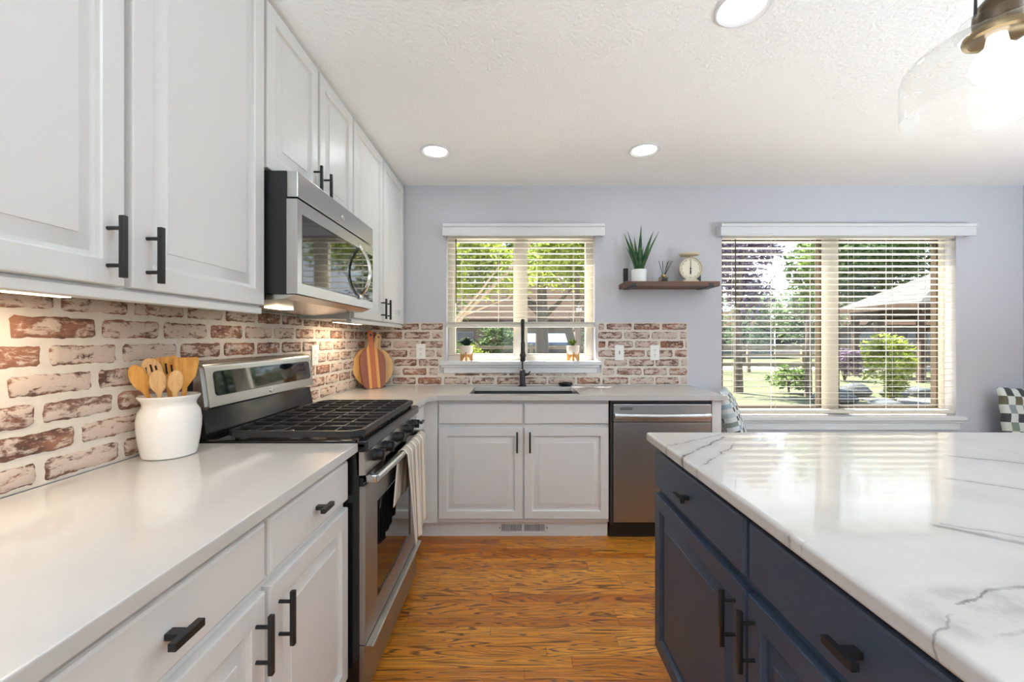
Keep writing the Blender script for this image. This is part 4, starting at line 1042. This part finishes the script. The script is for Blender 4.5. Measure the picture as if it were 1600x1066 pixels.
def diffuser():
    x, y = 1.112, YB-.085; SC = Matrix.Translation((x, y, ZS)) @ Matrix.Diagonal((1.2, 1.2, 1.2, 1)) @ Matrix.Translation((-x, -y, -ZS))
    r = thing('reed_diffuser', (x, y, ZS), 'small glass reed diffuser with dark reeds on the wall shelf', 'diffuser')
    MB().lathe([(0, 0), (.028, 0), (.0295, .003), (.0295, .034), (.026, .038), (.012, .040), (.012, .048), (.010, .048)], (x, y, ZS), 28).xf(SC).build('bottle', M['bottle_glass'], r)
    MB().lathe([(.0128, .038), (.0135, .039), (.0135, .052), (.0125, .053), (.0115, .052)], (x, y, ZS), 20).xf(SC).build('collar', M['brass'], r)
    MB().box(x-.013, x+.013, y-.0305, y-.0297, ZS+.008, ZS+.028).xf(SC).build('tag', M['black'], r, False)
    for dx, h in ((-.022, .125), (.017, .117), (.038, .125), (.030, .128), (.046, .124), (-.006, .122)):
        MB().cyl((x-dx*.3, y, ZS+.01), (x+dx*1.25, y+(h-.124)*2, ZS+h*1.12), .0018, seg=6).xf(SC).build('reed', M['black'], r)
diffuser()
def scale():
    x, y = 1.300, YB-.10; zc = ZS+.083; rad = .066; SC = Matrix.Translation((x, y, ZS)) @ Matrix.Diagonal((1.25, 1.1, 1.25, 1)) @ Matrix.Translation((-x, -y, -ZS))
    r = thing('kitchen_scale', (x, y, ZS), 'old cream dial kitchen scale with tray on the wall shelf', 'scale')
    Md = frm((x, y, zc), (1,0,0), (0,0,1), (0,-1,0))
    MB().lathe([(0, -.04), (.052, -.036), (.064, -.01), (rad+.002, .012), (rad+.003, .02), (rad-.003, .022), (rad-.005, .018)], (0, 0, 0), 48).xf(Md).xf(SC).build('housing', M['cream_dark'], r)
    dl = MB().lathe([(0, .0172), (rad-.0045, .0172)], (0, 0, 0), 48).xf(Md).xf(SC).build('dial', M['dial'], r)
    tk = MB()
    for k in range(48):
        a = 2*PI*k/48; l = .007 if k % 4 == 0 else .003; ro = rad-.010; tk.cyl((ro*math.cos(a), ro*math.sin(a), .0178), ((ro-l)*math.cos(a), (ro-l)*math.sin(a), .0178), .0014, seg=4)
    tk.xf(Md).xf(SC).build('tick_marks', M['black'], dl, False)
    pt = MB(); pt.prism([(-.003, -.034), (.003, -.034), (.0045, -.020), (.002, 0), (.0008, .050), (-.0008, .050), (-.002, 0), (-.0045, -.020)], .0185, .0198).cyl((0, 0, .018), (0, 0, .022), .005, seg=14); pt.xf(Md).xf(SC).build('pointer', M['black'], dl, False)
    fo = MB(); fo.prism([(-.054, 0), (.054, 0), (.046, .010), (.028, .022), (-.028, .022), (-.046, .010)], -.03, .03, Matrix.Translation((x, y, ZS)) @ Matrix(((1,0,0,0),(0,0,1,0),(0,1,0,0),(0,0,0,1))), .002).xf(SC).build('base', M['cream'], r)
    MB().cyl((x, y, zc+rad-.004), (x, y, zc+rad+.014), .006, seg=14).xf(SC).build('post', M['brass'], r)
    MB().lathe([(0, .012), (.030, .013), (.050, .017), (.058, .026), (.0595, .026), (.0595, .022), (.052, .012), (.030, .008), (0, .008)], (x, y, zc+rad), 40).xf(Matrix.Translation((x, y, zc+rad)) @ Matrix.Rotation(R(-2.5), 4, 'Y') @ Matrix.Translation((-x, -y, -zc-rad))).xf(SC).build('tray', M['cream'], r)
scale()

# ================================================================== LIGHT FITTINGS
def can(x, y, label):
    r = thing('recessed_light', (x, y, ZC), label, 'ceiling light', None)
    MB().lathe([(.096, -.0005), (.095, -.006), (.088, -.009), (.074, -.004), (.070, -.0005)], (x, y, ZC), 48).build('trim_ring', M['white_trim'], r)
    MB().lathe([(0, -.0035), (.070, -.0025), (.0725, -.0005)], (x, y, ZC), 40).build('lens', M['lamp'], r)
    L = bpy.data.lights.new('can_light', 'AREA'); L.shape = 'DISK'; L.size = .13; L.energy = LAMP_W; L.color = (.80, .91, 1.0)
    o = bpy.data.objects.new('can_light', L); C.objects.link(o); o.location = (0, 0, -.012); o.parent = r
for x, y, lab in ((-.49, 2.60, 'round recessed ceiling light above the sink, near the wall cabinets'), (.81, 2.58, 'round recessed ceiling light in front of the wall shelf'), (.81, 1.467, 'round recessed ceiling light cut by the top frame edge, nearest the pendant'),
                  (.1, .1, 'unseen fill ceiling light added above the aisle behind the viewer'), (2.9, 1.5, 'unseen fill ceiling light added above the dining side'), (2.9, -.2, 'unseen fill ceiling light added above the dining side, rear row'),  # cans from here on are unseen, added to brighten the room
                  (-.3, -1.3, 'unseen fill ceiling light added at the rear of the left wall'), (1.3, -1.6, 'unseen fill ceiling light added at the rear middle'), (2.9, -1.9, 'unseen fill ceiling light added at the rear near the garden doors')):
    can(x, y, lab)
def pendant(x, y, zb, label):
    r = thing('pendant_light', (x, y, zb), label, 'pendant light')
    rd = .157
    MB().lathe([(rd, 0), (rd, .088), (rd-.004, .103), (rd-.014, .117), (rd-.034, .130), (.090, .143), (.066, .149), (.060, .152), (.0595, .156), (.064, .162), (.0645, .176), (.060, .184), (.052, .187), (.044, .186)], (x, y, zb), 72).build('glass_shade', M['shade_glass'], r, 60)
    MB().lathe([(0, .236), (.014, .236), (.020, .230), (.032, .216), (.037, .202), (.038, .188), (.036, .160)], (x, y, zb), 40).build('socket_cap', M['bronze'], r)
    MB().lathe([(.046, .160), (.0525, .156), (.054, .150), (.0525, .144), (.044, .142), (.038, .146), (0, .150)], (x, y, zb), 40).build('socket_ring', M['bronze_light'], r)
    MB().cyl((x, y, zb+.234), (x, y, zb+.300), .012, seg=18).cyl((x, y, zb+.30), (x, y, ZC-.024), .0065, seg=14).build('stem', M['bronze'], r)
    MB().lathe([(0, -.026), (.02, -.025), (.058, -.012), (.062, 0)], (x, y, ZC-.0005), 36).build('canopy', M['bronze'], r)
    MB().tube([(x-.010, y, zb+.255), (x-.030, y, zb+.256), (x-.042, y, zb+.248), (x-.046, y, zb+.23), (x-.047, y, zb+.19)], .0028, 8).build('hook_wire', M['black'], r)
    MB().lathe([(0, .052), (.020, .055), (.036, .064), (.042, .081), (.040, .099), (.031, .115), (.019, .126), (.015, .150)], (x, y, zb), 32).build('bulb', M['bulb'], r)
    L = bpy.data.lights.new('bulb_light', 'POINT'); L.energy = PEND_W; L.color = (.92, .95, 1.0); L.shadow_soft_size = .05
    o = bpy.data.objects.new('bulb_light', L); C.objects.link(o); o.location = (0, 0, -.03); o.parent = r
pendant(1.045, .90, 1.775, 'clear glass pendant with glowing round bulb over the island')
pendant(1.045, -.10, 1.775, 'second clear glass pendant added for fill, unseen behind the viewer')  # out of view, added for extra brightness

def fill_chandelier(x, y):  # invented fitting outside the frame, added to fill ceiling and walls
    r = thing('unseen_fill_chandelier', (x, y, 1.95), 'unseen bronze fitting with opal globes added as fill light', 'fill_chandelier'); z = 2.05
    MB().cyl((x, y, z), (x, y, ZC-.02), .008, seg=12).lathe([(0, -.025), (.06, -.02), (.065, 0)], (x, y, ZC-.0005), 28).build('stem', M['bronze'], r)
    for k in range(5):
        a = 2*PI*k/5; px, py = x+.30*math.cos(a), y+.30*math.sin(a)
        MB().tube([(x, y, z+.01), (x+.15*math.cos(a), y+.15*math.sin(a), z-.04), (px, py, z-.02), (px, py, z+.03)], .007, 8).build('arm', M['bronze'], r)
        MB().sphere((px, py, z+.085), .058).build('globe', M['bulb'], r)
        L = bpy.data.lights.new('fill_globe_light', 'POINT'); L.energy = FILL_GLOBE_W; L.color = (.80, .91, 1.0); L.shadow_soft_size = .06
        o = bpy.data.objects.new('fill_globe_light', L); C.objects.link(o); o.location = Vector((px, py, z+.085))-ORG[r.name]; o.parent = r
fill_chandelier(2.95, 1.15)
def fill_floor_lamp(x, y, label, h=1.25, k=1.0):  # invented uplight outside the frame, added to brighten the ceiling
    r = thing('fill_floor_lamp', (x, y, 0), label, 'lamp')
    MB().lathe([(0, 0), (.14, 0), (.14, .015), (.02, .03), (0, .03)], (x, y, 0), 36).build('base', M['bronze'], r)
    MB().cyl((x, y, .028), (x, y, h-.08), .011, seg=14).build('pole', M['bronze'], r)
    MB().lathe([(.02, h-.09), (.06, h-.08), (.13, h-.03), (.17, h+.03), (.165, h+.03), (.125, h-.025), (.055, h-.07)], (x, y, 0), 40).build('bowl_shade', M['ceramic_matte'], r)
    L = bpy.data.lights.new('fill_bowl_light', 'AREA'); L.shape = 'DISK'; L.size = .22; L.energy = FILL_BOWL_W*k; L.color = (.80, .91, 1.0)
    o = bpy.data.objects.new('fill_bowl_light', L); C.objects.link(o); o.location = (0, 0, h); o.rotation_euler = (PI, 0, 0); o.parent = r; L.color = (.66, .84, 1.0)
fill_floor_lamp(-.80, -1.2, 'bowl uplight added for ceiling fill, unseen behind the viewer', k=1.2)
fill_floor_lamp(3.3, 0.0, 'low bowl uplight added for ceiling fill, unseen beyond the island', h=.75, k=1.45)

# ================================================================== BENCH AND PILLOWS
def bench():
    r = thing('window_bench', (2.6, 2.95, 0), 'low white bench under the big window', 'bench')
    MB().box(1.34, XR-.004, 2.74, YB-.018, 0, .40).build('base', M['cabinet'], r, False)
    MB().box(1.335, XR-.003, 2.71, YB-.018, .4005, .47, .015).build('seat_cushion', M['bench_cloth'], r)
bench()
def pillow(Mx, w, h, th, label, m):
    mb = MB()
    def edge(a): return max(0.0, 1-abs(2*a-1)**2.6)
    for sgn in (1, -1):
        def fn(u, v, sgn=sgn):
            k = (edge(u)*edge(v))**.42; pin = .035
            x = (u-.5)*w*(1-pin*math.sin(PI*v)); y = (v-.5)*h*(1-pin*math.sin(PI*u)); return (x + .003*math.sin(v*25), y+h/2, sgn*th/2*k + .004*math.sin(u*17+v*11)*k)
        mb.grid(fn, 28, 28)
    bmesh.ops.remove_doubles(mb.bm, verts=list(mb.bm.verts), dist=.0004)
    o = mb.xf(Mx).build('throw_pillow', m, None, 80); tag(o, label, 'pillow', 'check throw pillows on the bench'); return o
# leaning on the end panel
pillow(Matrix.Translation((1.60, 2.90, .472)) @ Matrix.Rotation(R(60), 4, 'Z') @ Matrix.Rotation(R(-17), 4, 'X') @ Matrix.Rotation(R(90), 4, 'X'), .40, .46, .12, 'blue and white check pillow leaning by the end of the worktop', M['pillow_blue'])
pillow(Matrix.Translation((3.705, 2.955, .472)) @ Matrix.Rotation(R(-22), 4, 'Z') @ Matrix.Rotation(R(-9), 4, 'X') @ Matrix.Rotation(R(90), 4, 'X'),   .335, .445, .12, 'green and black check pillow against the far right corner', M['pillow_green'])

# ================================================================== OUTSIDE
ZG = -.20
struct('lawn', MB().box(-60, 80, YB+.16, 19.2, ZG-.1, ZG), M['lawn'])
struct('road', MB().box(-80, 110, 19.2, 26, ZG-.1, ZG+.01), M['gravel'])
struct('verge', MB().box(-90, 130, 26, 90, ZG-.1, ZG), M['lawn'])
struct('side_yard', MB().box(XR+.16, 80, -40, YB+.16, ZG-.1, ZG), M['lawn'])
struct('rear_yard', MB().box(-60, XR+.16, -40, YR-.16, ZG-.1, ZG), M['lawn'])
struct('bounce_terrace', MB().box(-6, 9.0, YB+.16, 7.6, ZG-.02, ZG+.02), M['bounce_terrace'])  # unseen bright paving, added so sunlight bounces up through the windows
struct('patio', MB().box(8.3, 18, 7.2, 10.2, ZG, ZG+.03), M['concrete'])

def leaves(name, center, radii, n, size, m, parent, seed, clumps=22, gap=.5):
    g = np.random.default_rng(seed); org = np.array(ORG[parent.name]) if parent else np.zeros(3)
    cc = g.normal(size=(clumps, 3)); cc /= np.linalg.norm(cc, axis=1)[:, None]; cc *= (g.random((clumps, 1))**.45)*.80
    cr = .22+.20*g.random(clumps); pick = g.integers(0, clumps, n)
    o = g.normal(size=(n, 3)); o /= np.linalg.norm(o, axis=1)[:, None]; o *= (g.random((n, 1))**.5)
    P = (cc[pick]+o*cr[pick][:, None])*np.array(radii)+np.array(center)-org
    a = g.normal(size=(n, 3)); a[:, 2] *= .6; a /= np.linalg.norm(a, axis=1)[:, None]; b = g.normal(size=(n, 3)); b -= a*(a*b).sum(1)[:, None]; b /= np.linalg.norm(b, axis=1)[:, None]
    s = size*(.6+.8*g.random((n, 1))); V = np.stack([P-a*s, P+b*s*.42, P+a*s, P-b*s*.42], 1).reshape(-1, 3)
    me = bpy.data.meshes.new(name); me.vertices.add(n*4); me.vertices.foreach_set('co', V.ravel()); me.loops.add(n*4); me.loops.foreach_set('vertex_index', np.arange(n*4)); me.polygons.add(n); me.polygons.foreach_set('loop_start', np.arange(n)*4); me.polygons.foreach_set('loop_total', np.full(n, 4)); me.update(); me.validate()
    me.materials.append(m); ob = bpy.data.objects.new(name, me); C.objects.link(ob)
    if parent: ob.parent = parent; ORG[ob.name] = Vector(org)
    return ob
def tree(x, y, zc, radii, n, size, m, label, bark='bark', tr=.14, seed=1, group='trees seen through the windows', branches=5, name='garden_tree', clumps=26):
    r = thing(name, (x, y, ZG), label, 'tree', group); rnd = random.Random(seed)
    t = MB(); t.tube([(x, y, ZG-.05), (x+rnd.uniform(-.1, .1)*tr*4, y, (zc+ZG)/2), (x, y, zc)], [tr*1.25, tr*.9, tr*.5], 10)
    for k in range(branches):
        a = rnd.uniform(0, 2*PI); z0 = ZG+(zc-ZG)*rnd.uniform(.45, .9)
        t.tube([(x, y, z0), (x+math.cos(a)*radii[0]*.35, y+math.sin(a)*radii[1]*.35, z0+radii[2]*.3), (x+math.cos(a)*radii[0]*.7, y+math.sin(a)*radii[1]*.7, z0+radii[2]*.65)], [tr*.5, tr*.32, tr*.12], 7)
    t.build('trunk', M[bark], r, 60); leaves('crown', (x, y, zc), radii, n, size, M[m], r, seed, clumps)
    return r
# lime tree right outside the sink window with pale slanting limbs
r = thing('garden_tree', (-2.0, 7.0, ZG), 'lime green tree with pale slanting limbs outside the sink window', 'tree', 'trees seen through the windows')
t = MB()
for pts, rd in (([(-2.0, 7.0, ZG-.05), (-1.5, 6.9, .8), (-.85, 6.8, 1.65), (-.1, 6.7, 2.35), (.5, 6.6, 3.1)], [.10, .075, .045, .03, .012]), ([(-1.5, 6.9, .8), (-1.0, 6.8, 1.55), (-.55, 6.6, 2.0), (-.2, 6.5, 2.45)], [.05, .035, .022, .01]),
                ([(-2.0, 7.0, ZG-.05), (-1.9, 7.0, 1.0), (-1.2, 7.1, 2.0), (-.6, 7.1, 2.9), (-.2, 7.1, 3.6)], [.10, .08, .05, .03, .01]), ([(-.85, 6.8, 1.65), (-.1, 6.9, 1.95), (.3, 6.9, 2.3)], [.025, .016, .006])): t.tube(pts, rd, 9)
t.build('trunk', M['bark_pale'], r, 60)
leaves('crown', (-.62, 7.0, 2.70), (1.20, 1.0, .95), 8000, .05, M['leaf_lime'], r, 5, 30)
tree(1.25, 8.2, 2.95, (1.35, 1.0, .95), 7500, .055, 'leaf_lime', 'lime green tree right of the pale limbs, in front of the brown roof', 'bark', .07, 6)
tree(-2.2, 10.5, 2.9, (1.5, 1.2, 1.5), 3000, .08, 'leaf_mid', 'mid green tree at the left edge of the sink window', 'bark', .12, 8)
tree(.98, 14.5, 4.6, (2.4, 1.5, 1.8), 6500, .09, 'leaf_mid', 'dark trunked tree forking behind the small sill plant', 'bark', .22, 9)
tree(-1.4, 22, .9, (2.2, 1.2, 1.4), 2600, .10, 'leaf_dark', 'low dark tree beyond the road, left in the sink window', 'bark', .15, 12)
tree(5.0, 22, 1.2, (2.2, 1.2, 1.6), 2600, .10, 'leaf_dark', 'low dark tree beyond the road, right in the sink window', 'bark', .15, 13)
tree(6.1, 11.3, 3.3, (1.25, 1.1, 1.75), 4200, .08, 'leaf_plum', 'plum leaved tree at left of the big window', 'bark', .10, 14)
tree(13.2, 24, 2.6, (2.6, 1.8, 2.2), 3000, .13, 'leaf_far', 'pale green tree below the sky gap in the big window', 'bark', .16, 15)
tree(19.0, 27, 3.0, (2.4, 1.8, 2.6), 2600, .13, 'leaf_far', 'grey green tree far beyond the road near the window mullion', 'bark', .16, 16)
tree(7.5, 10.6, 3.1, (.62, .6, 1.2), 1300, .08, 'leaf_mid', 'slim green tree just left of the window mullion', 'bark', .07, 17)
tree(19.8, 22.5, 5.6, (4.6, 2.6, 3.6), 15000, .13, 'leaf_dark', 'big dark green tree above the pavilion roof', 'bark', .24, 18, clumps=44)
tree(9.4, 26, 2.4, (2.6, 1.6, 1.9), 2400, .13, 'leaf_plum', 'dusky plum tree beyond the road in the big window', 'bark', .16, 19)
tree(8.2, 2.6, 2.2, (1.4, 1.6, 1.6), 3200, .08, 'leaf_mid', 'green tree outside the side wall window', 'bark', .10, 20)
tree(8.6, -.4, 2.4, (1.4, 1.6, 1.6), 3000, .08, 'leaf_lime', 'lime tree outside the side wall window', 'bark', .10, 21)
# distant tree belt, each tree its own
for k in range(13):
    x = -22+k*6.2; tree(x, 44+(k % 3)*3, 2.2+(k % 2)*.5, (3.8, 2.2, 2.3+.4*(k % 3)), 1300, .24, ['leaf_far', 'leaf_dark'][k % 2], 'tree in the distant belt beyond the houses', 'bark', .2, 40+k, 'trees of the distant belt', 3, 'distant_tree', 20)
def shrub(x, y, h, rad, n, size, m, label, seed):
    r = thing('garden_shrub', (x, y, ZG), label, 'shrub', 'shrubs in the garden'); st = MB(); rnd = random.Random(seed)
    for k in range(6): st.tube([(x, y, ZG-.03), (x+rnd.uniform(-.3, .3)*rad, y+rnd.uniform(-.3, .3)*rad, ZG+h*.4), (x+rnd.uniform(-.7, .7)*rad, y+rnd.uniform(-.7, .7)*rad, ZG+h*.85)], [.02, .013, .005], 6)
    st.build('stems', M['bark'], r, 60); leaves('foliage', (x, y, ZG+h*.55), (rad, rad*.9, h*.55), n, size, M[m], r, seed, 18)
shrub(8.75, 9.6, 1.65, .62, 2600, .055, 'leaf_lime', 'bright green shrub in front of the pavilion', 31)
shrub(9.9, 9.2, .85, .42, 1100, .05, 'leaf_lime', 'small yellow green shrub right of the bright shrub', 32)
shrub(7.4, 11.2, .75, .6, 1300, .055, 'leaf_mid', 'low green shrub near the window mullion', 33)
shrub(11.6, 14.6, 1.2, .7, 1400, .06, 'leaf_plum', 'flowering dusky shrub under the pavilion edge', 34)
shrub(-1.5, 16.6, 1.2, .6, 1100, .05, 'leaf_lime', 'small lime shrub at the rail fence', 35)
for k, (x, y, s) in enumerate(((7.3, 9.5, .32), (8.0, 10.3, .26), (7.75, 8.7, .22), (8.75, 10.7, .30), (9.6, 10.5, .26), (10.4, 10.6, .24))):
    b = bmesh.new(); bmesh.ops.create_icosphere(b, subdivisions=3, radius=s); rnd = random.Random(k)
    ph = [rnd.random()*6 for _ in range(3)]
    for v in b.verts: q = v.co/s; v.co *= 1+.12*math.sin(q.x*3+ph[0])+.10*math.sin(q.y*4+ph[1])+.08*math.sin(q.z*5+ph[2])
    mb = MB(); mb.add(b, Matrix.Translation((x, y, ZG+s*.42)) @ Matrix.Diagonal((1.25, 1, .62, 1))); tag(mb.build('boulder', M['stone'], None, 60), ['blue grey boulder on the lawn left of the bright shrub', 'blue grey boulder behind the others near the window mullion', 'small blue grey boulder nearest the house', 'blue grey boulder behind the bright shrub', 'blue grey boulder between bright shrub and pavilion', 'blue grey boulder furthest right in the garden border'][k], 'rock', 'boulders in the garden border')
# split rail fence
r = thing('rail_fence', (4, 18.4, ZG), 'low weathered rail fence along the road', 'fence')
for k in range(14): MB().box(-6.5+k*2.4, -6.36+k*2.4, 18.33, 18.47, ZG-.1, ZG+1.25, .01).build('post', M['fence_wood'], r)
for z in (.28, .66, 1.02): MB().box(-6.5, 24.8, 18.30, 18.34, ZG+z, ZG+z+.14, .008).build('rail', M['fence_wood'], r)
# pavilion
def pavilion():
    x0, x1, y0, y1 = 13.6, 18.8, 13.9, 16.8; ze = 2.40; za = 4.0; cx, cy = (x0+x1)/2, (y0+y1)/2
    r = thing('garden_pavilion', (cx, cy, ZG), 'brown timber garden pavilion with pale hipped roof', 'pavilion')
    o = .30; b = bmesh.new(); e = [b.verts.new(p) for p in ((x0-o, y0-o, ze), (x1+o, y0-o, ze), (x1+o, y1+o, ze), (x0-o, y1+o, ze))]; e2 = [b.verts.new(v.co+Vector((0, 0, .10))) for v in e]; a = b.verts.new((cx, cy, za))
    for k in range(4): b.faces.new((e[k], e[(k+1)%4], e2[(k+1)%4], e2[k])); b.faces.new((e2[k], e2[(k+1)%4], a))
    b.faces.new(e[::-1]); mb = MB(); mb.add(b); mb.build('roof', M['roof_pale'], r, False)
    f = MB(); f.box(x0, x1, y0-.02, y0+.12, ze-.34, ze-.002).box(x0, x1, y1-.12, y1, ze-.34, ze-.002).box(x0, x0+.12, y0+.12, y1-.12, ze-.34, ze-.002).box(x1-.12, x1, y0+.12, y1-.12, ze-.34, ze-.002); f.build('beam', M['brown_wood'], r, False)
    f = MB(); f.box(x0-o-.02, x1+o+.02, y0-o-.05, y0-o-.005, ze-.10, ze+.10).box(x0-o-.05, x0-o-.005, y0-o, y1+o, ze-.10, ze+.10); f.build('fascia', M['brown_wood'], r, False)
    for x in (x0+.1, x1-.1):
        for y in (y0+.1, y1-.1):
            MB().box(x-.09, x+.09, y-.09, y+.09, ZG, ze-.34).build('post', M['brown_wood'], r, False)
            s = 1 if x < cx else -1; q = MB(); q.tube([(x, y, ze-1.05), (x+s*.75, y, ze-.34)], .06, 4); q.build('brace', M['brown_wood'], r, False)
pavilion()
def house(x0, x1, y0, y1, zw, zr, wall, roof, label, wins=()):
    r = thing('garden_shed' if zr < 2 else 'neighbour_house', ((x0+x1)/2, (y0+y1)/2, ZG), label, 'shed' if zr < 2 else 'house', 'houses beyond the road')
    MB().box(x0, x1, y0, y1, ZG, zw).build('walls', M[wall], r, False); o = .5; cy = (y0+y1)/2
    mb = MB(); mb.prism([(y0-o, zw-.05), (y1+o, zw-.05), (y1+o, zw+.12), (cy, zr), (y0-o, zw+.12)], x0-o, x1+o, Matrix(((0,0,1,0),(1,0,0,0),(0,1,0,0),(0,0,0,1)))); mb.build('roof', M[roof], r, False)
    for wx, wz, ww, wh in wins:
        f = MB().box(wx-ww/2, wx+ww/2, y0-.05, y0-.001, wz, wz+wh).build('window', M['house_white'], r, False); MB().box(wx-ww/2+.08, wx+ww/2-.08, y0-.055, y0-.049, wz+.08, wz+wh-.08).build('pane', M['dark_glass'], f, False)
house(-5.0, 6.0, 29, 36, 2.5, 5.6, 'siding_tan', 'roof_brown', 'tan house with broad brown shingle roof behind the lime tree', ((-3.4, .6, 1.2, 1.2),))
house(.4, 2.7, 25.2, 27.0, .95, 1.62, 'siding_grey', 'roof_blue', 'small white shed with pale blue roof beyond the road')
house(22.0, 31.0, 28, 35, 2.1, 4.6, 'siding_grey', 'roof_brown', 'grey house seen under the pavilion roof', ((23.6, .7, 1.5, 1.0), (27.2, .7, 1.5, 1.0)))
house(14.5, 20.0, 32, 38, 2.0, 3.6, 'house_white', 'roof_brown', 'white house far beyond the road near the mullion', ((16.0, .6, 1.0, 1.0), (18.4, .6, 1.0, 1.0)))

# ------------------------------------------------------------------ labels of the setting
for nm, lb, ct in (('floor', 'orange brown oak strip floor with dark grain', 'floor'), ('ceiling', 'white lightly textured ceiling', 'ceiling'), ('wall_left', 'pale grey wall behind the range and wall cabinets', 'wall'),
        ('wall_back', 'pale lavender grey wall with both windows', 'wall'), ('wall_right', 'pale grey side wall beside the bench', 'wall'), ('wall_rear', 'pale grey wall behind the viewer with garden doors', 'wall'),
        ('baseboard_back', 'white baseboard under the big window', 'baseboard'), ('sun_block_eave', 'unseen white eave added to block high sun at the windows', 'eave'), ('window_1', 'two pane window over the sink', 'window'), ('window_2', 'wide two pane window over the bench', 'window'),
        ('window_3', 'two pane window in the side wall', 'window'), ('door_1', 'glazed garden doors behind the viewer', 'door'), ('trim_1', 'white sill below the sink window', 'sill'), ('trim_2', 'white sill below the big window', 'sill'),
        ('lawn', 'sunlit pale green lawn outside the windows', 'lawn'), ('road', 'pale road beyond the rail fence', 'road'), ('verge', 'green ground beyond the road', 'ground'), ('side_yard', 'green yard beside the house', 'ground'),
        ('rear_yard', 'green yard behind the garden doors', 'ground'), ('patio', 'grey concrete patio near the pavilion', 'patio'), ('bounce_terrace', 'unseen pale paving added along the house to bounce sunlight indoors', 'bounce_terrace')):
    o = bpy.data.objects.get(nm)
    if o: tag(o, lb, ct)
